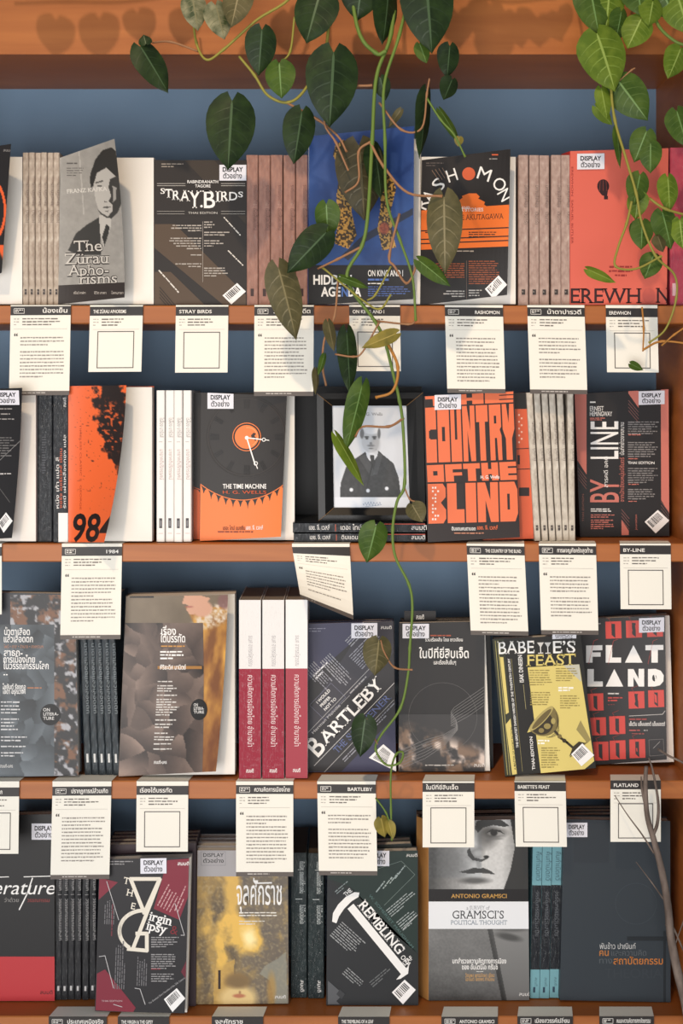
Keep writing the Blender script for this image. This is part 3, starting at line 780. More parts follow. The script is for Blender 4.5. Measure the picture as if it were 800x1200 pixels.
# --- orange splatter cover with its black back
def splat(X, Y):
    n = fbm(X, Y, 9, 21, 5); m = fbm(X, Y, 3.2, 31, 3)
    d = ell(X, Y, 136, 505, 26, 62, 1.1, rot=-14)
    s = np.clip((d*1.15+n*0.9-1.06)*9, 0, 1)
    s = s*(1-np.clip((m-0.56)*9, 0, 1)*0.85*ell(X, Y, 126, 505, 16, 30, 0.4))
    dots = np.clip((vnoise(X, Y, 1.7, 41)-0.88)*12, 0, 1)*ell(X, Y, 125, 520, 40, 70, 0.9)
    return mixc(np.clip(s+dots, 0, 1), (222, 98, 48), (36, 27, 26))
a = Art(); a.picture(80, 456, 152, 640, splat, 1.1)
a.text('984', 83.5, 638.5, 31, (34, 26, 26), w=47, bold=0.045, shear=0.08)
a.text('TIMELESS CLASSIC  |  GEORGE', 92.5, 502, 1.8, (150, 52, 24), w=100, rot=-90)
book('paperback_book', 'orange paperback with black ink splatter and big numerals, cover peeling off white pages', 2, quad(80, 457, 178, 640), 0.022, (222, 98, 48), a, cover=[(80, 457), (148, 456), (122, 640), (80, 640)], f=(0.03, 0.055), p=1.7, bulge=5, spine=(32, 29, 30))
def s84(A, w, h):
    A.text('1', w*0.36, h, 33, WHT, w=w*0.62, bold=0.05)
    A.text('หนึ่ง เก้า แปด สี่', w*0.4, h*0.78, 2.8, WHT, w=60, rot=90); A.text('จอร์จ ออร์เวลล์ เขียน', w*0.6, h*0.78, 2.3, (214, 92, 44), w=70, rot=90); A.text('รัศมี เผ่าเหลืองทอง แปล', w*0.85, h*0.78, 2.3, WHT, w=86, rot=90)
    A.text('สมมติ', w*0.85, h*0.12, 2.6, WHT, rot=90)
spines('paperback_book', ['black spine with a white numeral one, against the orange splatter cover'], 2, [61.5], 18, 458, 638, BLKW, s84, Y=0.006)
def wht_art(A, w, h):
    A.text('โรล็อง บาร์ตส์', w*0.38, h*0.18, 3.6, (150, 144, 142), w=h*0.13, rot=-90); A.line([(w*0.3, h*0.34), (w*0.7, h*0.34)], 0.5, (150, 140, 140))
    A.text('มายาคติปริทรรศน์', w*0.38, h*0.39, 3.4, (176, 150, 148), w=h*0.2, rot=-90)
    A.rect(w*0.32, h*0.845, w*0.68, h*0.91, (74, 72, 76)); A.rect(w*0.4, h*0.86, w*0.6, h*0.9, (120, 118, 122)); A.line([(w*0.25, h*0.945), (w*0.75, h*0.945)], 0.6, (190, 170, 166))
spines('paperback_book', ordl(4, '%s of four white spines left of the clock cover'), 2, [183.2, 193.7, 204, 214.2], 9.7, 458.5, 636, (232, 230, 228), wht_art, group='white spines on the second shelf')
# --- clock cover
def clock_art():
    a = Art(); K = (46, 41, 40); O = (230, 122, 60)
    def gear(X0, X1):
        cx, cy, R = 285, 535, 58; up = []
        n = 156
        pts = [(230, 600), (230, 570)]
        for i in range(n+1):
            x = 230+(338-230)*i/n
            base = 600-((x-284)**2)/130.0
            ph = (x-230)/8.6
            tooth = 12.5*abs(math.sin(math.pi*ph))**0.42
            pts.append((x, base-tooth))
        pts += [(338, 640), (230, 640)]
        return pts[2:]
    g = gear(0, 0)
    V = []; F = []
    top = g[:-2]
    for x, y in top: V += [(x, y), (x, 640)]
    for i in range(len(top)-1): F.append((2*i, 2*i+2, 2*i+3, 2*i+1))
    a.put(V, F, O)
    a.line([(230+(338-230)*i/24, 587-((230+(338-230)*i/24-284)**2)/130.0) for i in range(25)], 1.0, O)
    cx, cy = 289, 513
    for k in range(12):
        t = math.radians(k*30); r0, r1 = 33, 43
        for d in ([-0.05, 0.0, 0.05] if k % 3 else [-0.08, -0.03, 0.03, 0.08]):
            a.line([(cx+r0*math.sin(t+d), cy-r0*math.cos(t+d)*1.02), (cx+r1*math.sin(t+d*0.9), cy-r1*math.cos(t+d*0.9)*1.02)], 0.9, (30, 26, 26))
    a.arc(cx, cy, 45, 0, 360, 0.6, (66, 58, 54), 48); a.arc(cx, cy, 47.5, 0, 360, 0.4, (62, 56, 52), 48)
    a.arc(cx, cy, 16.3, 0, 360, 1.0, O, 40); a.ellipse(cx, cy, 14, 14, O, 36)
    a.arc(cx+1.5, cy, 11, -60, 100, 0.6, (250, 170, 110), 16)
    a.poly([(294, 511), (297, 508), (300, 509), (298, 512), (301, 515), (299, 518), (297, 515), (295, 516)], (60, 40, 34))
    W = (240, 238, 236)
    a.line([(289, 514), (307, 516)], 1.3, W); a.line([(289, 514), (299, 546)], 1.5, W)
    a.arc(309, 516.2, 1.9, 0, 360, 0.9, W, 12); a.line([(311, 516.4), (315, 517)], 1.0, W); a.arc(299.6, 544, 2.0, 0, 360, 0.9, W, 12); a.line([(300, 546), (301.6, 550)], 1.1, W)
    a.ellipse(289, 514, 2.2, 2.2, W)
    a.text('THE TIME MACHINE', 261, 573.4, 5.2, W, w=51, bold=0.03); a.text('H. G. WELLS', 261, 579.5, 3.6, (206, 84, 36), w=51)
    a.text('เดอะ ไทม์ แมชชีน', 261, 622, 3.6, (90, 34, 22), w=26, bold=0.02); a.text('เอช. จี. เวลส์', 288, 621.5, 3.6, W, w=20, bold=0.02)
    a.greek(255, 623.5, 312, 626, 3, (120, 44, 26), th=1.4, rag=0)
    return a
TMC = clock_art()
book('paperback_book', 'black paperback with an orange clock dial and gear-toothed orange foot', 2, [(236, 461), (345, 464), (345, 635), (234, 635)], 0.018, (46, 41, 40), TMC, cover=[(236, 461), (336, 465), (329, 630), (234, 635)], f=(0.02, 0.02), p=2, st=(243, 461, 273.5, 480))
a = Art(); a.poly([(225, 573), (232, 575), (240, 588), (240, 636), (225, 636)], (214, 96, 42)); a.line([(225, 571), (240, 577)], 0.8, (214, 96, 42))
book('paperback_book', 'copy half hidden behind the clock cover, its dark and orange left edge showing', 2, quad(225.5, 461, 330, 633), 0.016, (46, 41, 40), a, Y=0.046)
# --- dark board and framed photograph on two flat books
def flat_book(label, y0, y1, text, x0=344, x1=498, depth=0.13, z=None):
    Y = 0.010; q = quad(x0, y0, x1, y1); k = (D+Y)/D
    h = (y1-y0)*S*k; zb = z
    mid = P((x0+x1)/2, y1, Y); org = Vector((mid.x, Y, zb)); root = empty('paperback_book', org); tag(root, label, 'book', 'books lying flat on the second shelf')
    a0, a1 = P(x0, 0, Y).x, P(x1, 0, Y).x
    mb = MB(); mb.box((a0+0.002, Y+0.0008, zb+0.0008), (a1-0.002, Y+depth-0.002, zb+h-0.0008), PAGES); mb.build('page_block', org, root)
    mb = MB(); wrapk = BLKW
    mb.box((a0, Y, zb), (a1, Y+depth, zb+0.0008), wrapk); mb.box((a0, Y, zb+h-0.0008), (a1, Y+depth, zb+h), wrapk); mb.box((a0, Y, zb), (a1, Y+0.0008, zb+h), wrapk)
    A = Art(); t = (y1-y0)
    A.text(text[0], x0+19, y1-t*0.3, t*0.38, WHT, w=24); A.line([(x0+50, y0+2), (x0+50, y1-2)], 0.7, (198, 90, 60)); A.text(text[1], x0+56, y1-t*0.3, t*0.38, WHT, w=46)
    A.rect(x0+107, y0+1, x1, y0+2, (176, 68, 48)); A.text('สมมติ', x1-16, y1-t*0.3, t*0.36, WHT)
    sh = Sheet([(x0, 0), (x1, 0), (x1, 1), (x0, 1)], Y)
    for pts, faces, mat, zz, ink in A.items:
        V = [Vector((P(p[0], 0, Y).x, Y-0.0003-zz*0.00003, zb+h*(1-(p[1]-y0)/t))) for p in pts]; mb.add(V, faces, mat)
    mb.build('cover', org, root); return zb+h
z = shelf_z(2)+0.0012
z = flat_book('lower of two black shrink-wrapped books lying flat under the framed photograph', 626.5, 637, ('เอช. จี. เวลส์', 'ดินแดนคนตาบอด'), z=z)
ztop = flat_book('upper of two black shrink-wrapped books lying flat, carrying the framed photograph', 614.5, 626.2, ('เอช. จี. เวลส์', 'เดอะ ไทม์ แมชชีน'), x0=343, z=z+0.0004)
# frame
Yf = 0.03; kf = (D+Yf)/D
pyb = HZ-(ztop+0.0008-EYE)/(S*kf)
FO = [(371, 461), (495.5, 460), (498.5, pyb), (373, pyb)]; FI = [(389, 475.5), (476, 475.5), (480, 595), (391, 595)]
orgf = P(435, pyb, Yf)
fr = empty('picture_frame', orgf); tag(fr, 'black framed photograph of an older man in a coat standing on two flat books', 'picture frame')
FRM = C(20, 19, 20, rough=0.3); GOLDL = C(130, 100, 66)
def bar(i, j):
    mb = MB()
    fo = [P(*FO[i], Yf-0.004), P(*FO[j], Yf-0.004)]; fi = [P(*FI[i], Yf+0.001), P(*FI[j], Yf+0.001)]
    mid = [fo[0]*0.55+fi[0]*0.45+Vector((0, -0.003, 0)), fo[1]*0.55+fi[1]*0.45+Vector((0, -0.003, 0))]
    bk = Vector((0, 0.018, 0))
    V = [fo[0], fo[1], mid[0], mid[1], fi[0], fi[1], fo[0]+bk, fo[1]+bk, fi[0]+bk, fi[1]+bk]
    mb.add(V, [(0, 1, 3, 2), (2, 3, 5, 4), (0, 6, 7, 1), (4, 5, 9, 8), (6, 8, 9, 7), (0, 2, 4, 8, 6), (1, 7, 9, 5, 3)], FRM)
    mb.tube([fo[0]+Vector((0, -0.0002, 0)), mid[0]+Vector((0, -0.0002, 0)), fi[0]+Vector((0, -0.0002, 0))], 0.00035, GOLDL, 5)
    mb.build('frame_rail', orgf, fr)
for i in range(4): bar(i, (i+1) % 4)
def wells(X, Y):
    g = 214-10*fbm(X, Y, 30, 3)+(Y-475)*0.02
    dark = lambda m, t: g*(1-m)+t*m
    coat = inpoly(X, Y, [(398, 583), (399, 566), (405, 548), (415, 538), (427, 530), (432, 527), (442, 527), (450, 534), (461, 543), (467, 560), (470, 583)])
    g = dark(coat, 26+34*fbm(X, Y, 3, 8))
    for p in ([(420, 536), (428, 532), (440, 556), (434, 558)], [(448, 533), (442, 530), (437, 556), (442, 556)]): g = dark(inpoly(X, Y, p)*0.6, 82)
    g = dark(inpoly(X, Y, [(428, 528), (443, 527), (442, 534), (436, 543), (430, 536)]), 216)
    g = dark(inpoly(X, Y, [(433, 533), (438, 533), (439, 541), (435, 544)]), 40)
    g = dark(np.clip((np.abs(X-436-(Y-545)*-0.25) < 0.7)*(Y > 543)*(Y < 578), 0, 1), 24)
    head = ell(X, Y, 434, 516, 10.5, 14.5, 0.12); g = dark(head, 190)
    g = dark(ell(X, Y, 440, 520, 5, 11, 0.8)*0.35, 112); g = dark(ell(X, Y, 435, 505.5, 8, 3.4, 0.5), 214)
    for m, t in ((ell(X, Y, 424, 508, 2.4, 6, 0.4), 96), (ell(X, Y, 444, 508, 1.8, 6, 0.4), 84), (ell(X, Y, 429.5, 512, 2.8, 1.1, 0.6), 60), (ell(X, Y, 438.5, 512, 2.8, 1.1, 0.6), 54), (ell(X, Y, 429.8, 514, 1.8, 1.1, 0.6), 64), (ell(X, Y, 438.6, 514, 1.8, 1.1, 0.6), 60), (ell(X, Y, 434.4, 519.5, 1.6, 1.4, 0.6), 110), (ell(X, Y, 434.5, 522.2, 4.2, 1.4, 0.7), 112), (ell(X, Y, 434.5, 525.6, 3.0, 0.8, 0.6), 100)): g = dark(m*0.9, t)
    for bx, by in ((411.5, 574), (431, 575), (453, 572.5)): g = dark(ell(X, Y, bx, by, 2.2, 2.2, 0.4), 226)
    g = np.where(Y > 582.5, 226, g)
    return g*0.97, g*0.99, g*1.03
a = Art(); a.picture(388, 474, 481, 596, wells, 1.4)
a.text('H. G. Wells', 435, 487, 3.4, (90, 92, 96), w=26, al='c', serif=True)
a.line([(425+i*1.05, 590+2.0*math.sin(i*1.9)+(i % 3)*0.4) for i in range(22)], 0.45, (120, 140, 170)); a.line([(428, 593.6), (446, 591.8)], 0.4, (120, 140, 170))
mb = MB(); shp = Sheet([(388, 474), (477, 474), (481, 596.5), (390, 596.5)], Yf+0.004); sheet_slab(mb, shp, C(222, 224, 228), t=0.004); lay_art(mb, a, shp, clip=False)
mb.build('photograph', orgf, fr)
mb = MB(); mb.hexa([P(*c, Yf+0.009) for c in FO], [P(*c, Yf+0.0125) for c in FO], C(34, 32, 34)); mb.build('backing_board', orgf, fr)
book('hardcover_book', 'plain black hardcover standing behind the framed photograph', 2, quad(345, 462, 494, 633), 0.02, (30, 30, 34), None, Y=0.15)
# --- orange block lettering cover
NOTCH = {'C': [[(.42, .4), (1, .4), (1, .58), (.42, .58)], [(.3, .42), (.45, .42), (.45, .56), (.3, .56)]], 'O': [[(.36, .36), (.62, .36), (.62, .62), (.36, .62)]], 'U': [[(.38, 0), (.6, 0), (.6, .6), (.38, .6)]],
 'N': [[(.38, 0), (.62, 0), (.62, .45)], [(.38, .45), (.38, 1), (.62, 1)]], 'T': [[(0, .3), (.26, .3), (.26, 1), (0, 1)], [(.74, .3), (1, .3), (1, 1), (.74, 1)]], 'R': [[(.4, .2), (.6, .2), (.6, .34), (.4, .34)], [(.42, .6), (.6, .6), (.66, 1), (.42, 1)], [(.86, .45), (1, .4), (1, .56)]],
 'Y': [[(.36, 0), (.64, 0), (.52, .34)], [(0, .45), (.24, .62), (.24, 1), (0, 1)], [(1, .45), (.76, .62), (.76, 1), (1, 1)]], 'F': [[(.45, .3), (1, .3), (1, .48), (.45, .48)], [(.5, .66), (1, .66), (1, 1), (.5, 1)]], 'H': [[(.4, 0), (.6, 0), (.6, .36), (.4, .36)], [(.4, .64), (.6, .64), (.6, 1), (.4, 1)]],
 'E': [[(.5, .24), (1, .24), (1, .34), (.5, .34)], [(.5, .64), (1, .64), (1, .74), (.5, .74)]], 'B': [[(.84, 0), (1, 0), (1, .12)], [(.72, .48), (1, .34), (1, .66)], [(.84, 1), (1, 1), (1, .88)]], 'L': [[(.55, 0), (1, 0), (1, .66), (.55, .66)]], 'I': [], 'D': [[(.84, 0), (1, 0), (1, .2)], [(.84, 1), (1, 1), (1, .8)], [(.42, .3), (.56, .3), (.56, .7), (.42, .7)]]}
def block_word(a, q, word, widths, col, ink):
    q = [np.array(c, float) for c in q]
    m = lambda u, v: tuple((q[0]*(1-u)+q[1]*u)*(1-v)+(q[3]*(1-u)+q[2]*u)*v)
    tot = sum(widths); x = 0
    for ch, w in zip(word, widths):
        u0 = x/tot+0.008; x += w; u1 = x/tot-0.008
        a.poly([m(u0, 0.015), m(u1, 0.015), m(u1, 0.985), m(u0, 0.985)], col)
        for nt in NOTCH[ch]: a.poly([m(u0+(u1-u0)*p, 0.015+0.97*r) for p, r in nt], ink)
a = Art(); O = (226, 112, 70); K = (46, 35, 34)
block_word(a, [(497, 465), (602, 459), (602, 472), (498, 477)], 'THE', (1, 1, 1), O, K)
block_word(a, [(497, 477.5), (602, 472.5), (605, 540), (499, 544)], 'COUNTRY', (1, 1.1, 1, 1.15, 1.1, 1.1, 1.1), O, K)
block_word(a, [(499, 545.5), (605, 541), (606.5, 563), (500, 566)], 'OFTHE', (1, 1, 1, 1, 1), O, K)
block_word(a, [(500, 567), (606.5, 564), (608, 612), (501, 615)], 'BLIND', (1.05, 1, .65, 1.2, 1.05), O, K)
for i, (dx, dy) in enumerate([(0, 0), (1, 0), (0, 1), (1, 2), (0, 3), (1, 3), (1, 4), (0, 5), (0, 6), (1, 6), (0, 7), (1, 8), (0, 9), (1, 9), (2, 8), (2, 1)]):
    a.rect(506+dx*3.1, 571+dy*4.1, 508+dx*3.1, 573.2+dy*4.1, (240, 226, 220))
a.text('H. G. Wells', 563, 561.5, 3.6, WHT, w=22, bold=0.03, rot=1)
a.text('ดินแดนคนตาบอด', 529, 622, 3.3, WHT, w=28, bold=0.03); a.text('เอช. จี. เวลส์', 559, 621, 3.6, O, w=24, bold=0.03); a.greek(532, 624.5, 580, 626, 3, (176, 120, 96), th=1.6, rag=0)
book('paperback_book', 'black paperback filled with tall orange block letters, beside the framed photograph', 2, [(497, 464.5), (602, 458.5), (609, 630), (501.5, 636)], 0.02, K, a, st=(509, 463.5, 540, 481, -1), Y=0.006)
a = Art(); a.rect(596, 480, 624, 632, (210, 94, 58)); a.rect(596, 461, 624, 480, (34, 32, 30)); a.rect(606, 534, 609, 545, K); a.poly([(608, 572), (620, 572), (620, 582), (608, 582)], K); a.line([(600, 527), (624, 526)], 1, K); a.line([(600, 551), (624, 550)], 1, K)
for i in range(9): a.rect(607+(i % 2)*3, 486+i*4, 609+(i % 2)*3, 488+i*4, (232, 190, 170))
book('paperback_book', 'orange copy peeking out behind the block letter cover, right of it', 2, [(560, 462), (617, 461), (625, 632), (566, 634)], 0.016, (210, 94, 58), a, Y=0.032)
spines('paperback_book', ordl(6, '%s of six leaning pale grey spines left of the black and pink cover'), 2, [626.5, 635.2, 643.8, 652.2, 660, 667], 7.2, 461, 635, ramp_mat('pale_grey_spine', [(0.3, (168, 158, 146)), (0.6, (204, 196, 184)), (0.8, (226, 220, 210))], scale=(160, 160, 80), rough=0.4, wrap=True), grey_art, group='pale grey spines on the second shelf', lean=[-3.2, -3.2, -3.1, -3.0, -2.4, -0.8])
# --- black and pink cover
a = Art(); PK = (198, 116, 104); K = (44, 41, 43)
a.poly([(673, 463), (687, 461.5), (687, 557), (676, 540)], PK); a.poly([(736, 459), (748, 458.5), (748, 479), (736, 462)], PK); a.poly([(748, 479), (736, 462), (736, 458.7), (748, 470)], PK)
a.poly([(774, 457.5), (784, 457), (784.5, 604), (774.5, 587)], PK); a.poly([(728, 610), (736.5, 623), (736.5, 628), (728, 628)], PK)
for i in range(4): a.line([(677, 549+i*4), (687, 562+i*4)], 0.6, (120, 80, 76)); a.line([(736, 470+i*4), (748, 484+i*4)], 0.6, (130, 88, 84)); a.line([(774.5, 589+i*4), (784, 602+i*4)], 0.6, (110, 80, 78)); a.line([(728, 598+i*4), (737, 609+i*4)], 0.6, (130, 88, 84))
a.text('ERNEST', 691, 482.4, 5.4, WHT, w=16, bold=0.0); a.text('HEMINGWAY', 691, 488.6, 5.4, WHT, w=26); a.rect(691, 471.5, 697.5, 473, WHT); a.greek(691, 490.5, 712, 494, 2, PK, th=1)
a.text('BY', 724.6, 589.5, 33, PK, w=27, rot=90, bold=0.015); a.text('LINE', 724, 538.7, 32, WHT, w=44, rot=90, bold=0.01)
a.text('สารคดี อคติ', 712, 572, 3.6, WHT, w=36, rot=90); a.text('บันทึกข่าวจากสนาม', 731, 534, 3.8, WHT, w=38, rot=90); a.text('จากนักเขียนหนุ่มนิรันดร์', 731, 589, 3.8, PK, w=52, rot=90)
for y0, y1 in ((495, 510), (519, 538), (549.5, 568), (574, 588)): a.greek(735.5, y0, 772, y1, 2.7, (136, 132, 132), th=1.2); a.greek(736, y1, 756, y1+2, 2.7, PK, th=1.0)
a.text('THAI EDITION', 735.5, 544.8, 3.0, WHT, w=31, bold=0.02)
for y in (597, 604, 610): a.greek(692, y, 722, y+4, 2.4, WHT if y < 604 else PK, th=1.1)
a.greek(692, 615, 719, 623, 2.4, PK, th=1.1)
a.text('THAI EDITION', 684, 612, 2.2, (130, 84, 76), w=32, rot=90); a.text('Journalism', 746, 622, 2.2, PK, w=18, rot=90)
a.barcode([(755, 612.5), (770.5, 598.5), (784, 611), (768, 626)], n=12)
book('paperback_book', 'black and pink paperback with large vertical title, right end of second shelf', 2, [(673, 462.5), (783, 457), (784, 629), (680, 630)], 0.026, K, a, spine=(60, 44, 44), shear=-4, st=(748, 459.5, 778.5, 475.5, -1))

# ================================================================== ROW 3
CRB = ramp_mat('crumpled_blue_grey_paper', [(0.30, (46, 52, 58)), (0.5, (66, 74, 80)), (0.62, (84, 92, 98)), (0.75, (58, 64, 70))], scale=(14, 14, 11), detail=3, dist=1.2)
def fallen(X, Y):
    n = fbm(X, Y, 12, 61, 4); m = fbm(X, Y, 7, 71, 3)
    c = mixc(np.clip((n-0.5)*8, 0, 1), (30, 30, 34), (116, 78, 54))
    return mixc(np.clip((m-0.6)*9, 0, 1), c, (164, 164, 170))
a = Art(); a.rect(-30, 696, 100, 912, (62, 66, 74)); a.picture(12, 698, 92, 910, fallen, 0.8)
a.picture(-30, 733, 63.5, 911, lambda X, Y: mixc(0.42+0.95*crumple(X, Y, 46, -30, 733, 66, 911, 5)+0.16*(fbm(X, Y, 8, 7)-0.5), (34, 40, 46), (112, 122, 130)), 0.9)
for t, x, y, w, h in (('น้ำตาเลือด', 5, 745, 30, 6), ('แล้วเลือดตก', 4.5, 753.5, 34, 6), ('สาธก-', 4.5, 769.5, 22, 6), ('การเมืองไทย', 4, 777.5, 37, 6), ('ในวรรณกรรมโลก', 4, 785, 53, 6), ('ไชยันต์ รัชชกูล', 3, 808.5, 27, 4.4), ('ไอดา อรุณวงศ์', 3, 814, 27, 4.4)): a.text(t, x, y, h, WHT, w=w, bold=0.03)
a.text('ไพร่ • ทาส • อำนาจ • สงครามฯ', 4.5, 760.5, 3, (178, 122, 92), w=46)
a.rect(4, 791, 6, 792.3, WHT); a.rect(7, 791, 9, 792.3, WHT); a.greek(32, 806.5, 58, 814, 6, (180, 120, 84), th=1.3)
for y in (823, 827.6, 831.6, 835.6, 843, 847, 851, 855, 864, 868, 875, 882.5, 886): a.greek(1, y, 36, y+1.5, 3, (200, 200, 202), th=1.5, rag=0.3)
a.text('สมมติ-นคร', 0, 900.5, 3, WHT, w=15)
a.ellipse(59, 838.5, 12, 12.5, (26, 26, 28))
for t, y in (('ON', 834.5), ('LITERA-', 839.5), ('TURE', 844.5)): a.text(t, 50.5, y, 3.6, WHT, serif=True)
book('paperback_book', 'crumpled slate paperback with white Thai titles and round black seal, left end of third shelf', 3, [(-34, 695), (88, 697), (92, 910), (-34, 912)], 0.024, (62, 66, 74), a)
DKSP = ramp_mat('dark_wrapped_spine', [(0.3, (34, 38, 42)), (0.6, (58, 66, 72)), (0.8, (96, 106, 112))], scale=(220, 220, 60), rough=0.3, wrap=True)
def dk_art(A, w, h):
    A.text('น้ำตาเลือดแล้วเลือดตก', w*0.6, h*0.25, 3.2, (120, 128, 132), w=h*0.4, rot=-90); A.rect(w*0.35, h*0.88, w*0.65, h*0.93, (206, 206, 204))
spines('paperback_book', ordl(5, '%s of five dark shrink-wrapped spines under the long card, third shelf'), 3, [98.8, 107.2, 115.6, 124, 132.4], 8.0, 704, 909.5, DKSP, dk_art, group='dark wrapped spines on the third shelf', lean=[-2.0]*5)
# --- brown crumpled cover with yellow satin
def satin(X, Y):
    n = fbm(X*1.4+Y*0.2, Y*0.5, 16, 81, 4); t = np.clip((Y-730)/150, 0, 1)
    c = mixc(np.clip((n-0.3)*2.2, 0, 1), (118, 72, 30), (226, 172, 74)); c = mixc(t*0.55, c, (104, 56, 34))
    bg = mixc(fbm(X, Y, 30, 91), (96, 84, 68), (124, 110, 92))
    dress = np.clip((X-228-(Y-760)*-0.02+(Y < 740)*(740-Y)*0.45)/3, 0, 1)*(Y > 712)
    c = mixc(dress, bg, c)
    lace = np.clip((fbm(X, Y, 3, 95)-0.25)*2.5, 0, 1)*ell(X, Y, 251, 722, 27, 12, 0.4, rot=-24)
    c = mixc(lace, c, (206, 192, 176))
    skin = np.maximum(inpoly(X, Y, [(216, 699), (236, 699), (246, 702), (238, 712), (232, 720), (222, 721), (218, 716), (220, 710), (213, 708)]), ell(X, Y, 236, 714, 12, 10, 0.3))
    c = mixc(skin, c, (196, 150, 126)); c = mixc(ell(X, Y, 221, 712, 5, 1.2, 0.6)*0.7, c, (150, 84, 74))
    return mixc(ell(X, Y, 262, 706, 7, 9, 0.4)*0.8, c, (120, 84, 84))
CRN = ramp_mat('crumpled_brown_paper', [(0.28, (68, 58, 56)), (0.48, (98, 84, 78)), (0.6, (122, 108, 100)), (0.75, (86, 74, 70))], scale=(13, 13, 10), detail=3, dist=1.3)
a = Art(); a.picture(139, 696, 270, 911, satin, 0.9)
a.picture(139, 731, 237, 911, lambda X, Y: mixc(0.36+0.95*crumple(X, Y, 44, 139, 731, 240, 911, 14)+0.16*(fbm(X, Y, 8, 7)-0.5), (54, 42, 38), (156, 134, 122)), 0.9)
a.rect(152, 699, 180, 701.5, (40, 40, 48))
a.text('เรื่อง', 188.5, 745, 7, WHT, w=17, bold=0.035); a.text('ใต้บรรทัด', 187.5, 753.5, 7, WHT, w=28.5, bold=0.035)
a.greek(188, 757.5, 226, 759.5, 3, (192, 138, 70), th=1.6, rag=0); a.greek(187, 764, 214, 774, 3.8, WHT, th=1.7)
a.rect(184, 781.5, 235, 785, (158, 112, 54)); a.text('พิริยะดิศ มานิตย์', 186.5, 785.5, 4.2, WHT, w=30, bold=0.03)
for y in (799, 804, 807, 810, 815, 820, 823, 826, 829, 832, 835, 838, 844, 849, 852.5, 859.5, 864, 867, 872, 878): a.greek(184-(y-799)*0.06, y, 216-(y-799)*0.06, y+1.3, 3, (204, 200, 196), th=1.4, rag=0.35)
a.text('สมมติ-นคร', 180, 896, 3, WHT, w=15, bold=0.03)
a.ellipse(231.5, 832.5, 9.8, 12.4, (30, 28, 28))
for t, y in (('ON', 828.5), ('LITERA-', 832.8), ('TURE', 837)): a.text(t, 225.5, y, 3.2, WHT, w={'ON': 5}.get(t, 12), serif=True)
book('paperback_book', 'brown crumpled paper cover over yellow satin painting, wide white pages on its right', 3, [(148, 699), (275, 696), (275, 909.5), (139, 911)], 0.028, (96, 84, 76), a, cover=[(148, 700), (267, 698), (253, 905), (139, 911)], f=(0.03, 0.03), p=1.8, bulge=2)
REDW = C(148, 44, 62, wrap=True); WHTW = C(226, 224, 224, wrap=True)
TOPG = pages_mat('grey_page_tops', (150, 142, 136))
def rw_art(wr):
    def f(A, w, h):
        A.rect(0, 0, w, h*0.385, WHTW if wr else C(230, 228, 228)); A.rect(0, h*0.385, w, h, REDW if wr else C(158, 48, 64))
        A.text('ธเนศ อาภรณ์สุวรรณ', w*0.44, h*0.2, 4.2, (150, 146, 150), w=h*0.17, rot=-90); A.text('ความคิดการเมืองไทย อำนาจนำ', w*0.4, h*0.42, 5.0, (232, 214, 214), w=h*0.4, rot=-90)
        A.text('สมมติ', w*0.5, h*0.965, 3.4, WHT, w=w*0.34, al='c', bold=0.04)
    return f
spines('paperback_book', ['leftmost of three red and white spines, shrink-wrapped', 'middle of three red and white spines, shrink-wrapped'], 3, [280, 307.3], 25.4, 704.5, 914, C(228, 226, 226), rw_art(True), group='thick red and white spines', depth=0.145, wrap_pages=TOPG)
spines('paperback_book', ['rightmost of three red and white spines, unwrapped and clean'], 3, [334.5], 25.6, 704.5, 914, C(230, 228, 228), rw_art(False), group='thick red and white spines', depth=0.145, wrap_pages=TOPG)
# --- navy diagonal cover
a = Art(); NV = C(58, 58, 84); DG = C(50, 48, 52)
a.poly([(360, 800), (440, 729), (461, 729), (463, 752), (463, 840), (400, 905), (358, 905), (358, 870)], DG)
a.poly([(430, 729), (461, 729), (462, 765), (358, 868), (358, 840)], C(66, 64, 74))
ang = 46
a.at(369, 888, ang)
a.text('B', 0, 3, 23, WHT, w=17, serif=True, bold=0.025); a.text('ARTLEBY', 18, 0, 14.5, WHT, w=100, serif=True, bold=0.025)
a.line([(-8, 6.5), (128, 6.5)], 0.6, (200, 198, 198)); a.text('THE', 21, 16.5, 8, (92, 104, 150), w=17, serif=True); a.text('SCRIVENER', 42, 16.5, 8, (92, 104, 150), w=70, serif=True)
a.line([(-16, 20), (112, 20)], 0.6, (170, 168, 168)); a.line([(-6, -26), (136, -26)], 0.6, (170, 168, 168)); a.text('Herman Melville', 18, -20, 3.2, (190, 188, 190), w=46); a.line([(66, -21), (80, -21)], 0.4, (170, 168, 168)); a.greek(82, -23, 120, -20.5, 3, (160, 158, 160), th=1.6, rag=0)
a.greek(60, 22.5, 118, 30, 3, (140, 140, 150), th=1.3); a.greek(20, 25, 52, 30, 3, (140, 140, 150), th=1.3)
a.at(374, 830, ang)
for i, t in enumerate(('I WOULD', 'PREFER', 'NOT TO')): a.text(t, 2, -4+i*6, 3.4, WHT, bold=0.03)
a.line([(-6, -10), (30, -10), (30, 14), (-6, 14)], 0.4, (120, 120, 140), closed=True)
a.at(366, 793, 44); a.greek(0, 0, 24, 8, 4, (226, 226, 230), th=2.0)
a.at(376, 776, -46)
a.greek(0, -14, 42, 2, 2.9, (150, 150, 158), th=1.2); a.greek(-6, 6, 30, 22, 2.9, (140, 140, 150), th=1.2)
a.at(404, 752, 46); a.greek(0, 0, 40, 12, 2.9, (150, 150, 158), th=1.2); a.greek(-10, 16, 36, 38, 2.9, (140, 140, 150), th=1.2)
a.at(); a.text('สมมติ', 446, 738, 3, WHT)
a.greek(362, 737, 382, 744, 3, (130, 130, 150), th=1.2)
a.barcode([(432, 889), (449, 873), (464, 886), (464, 905)], n=12)
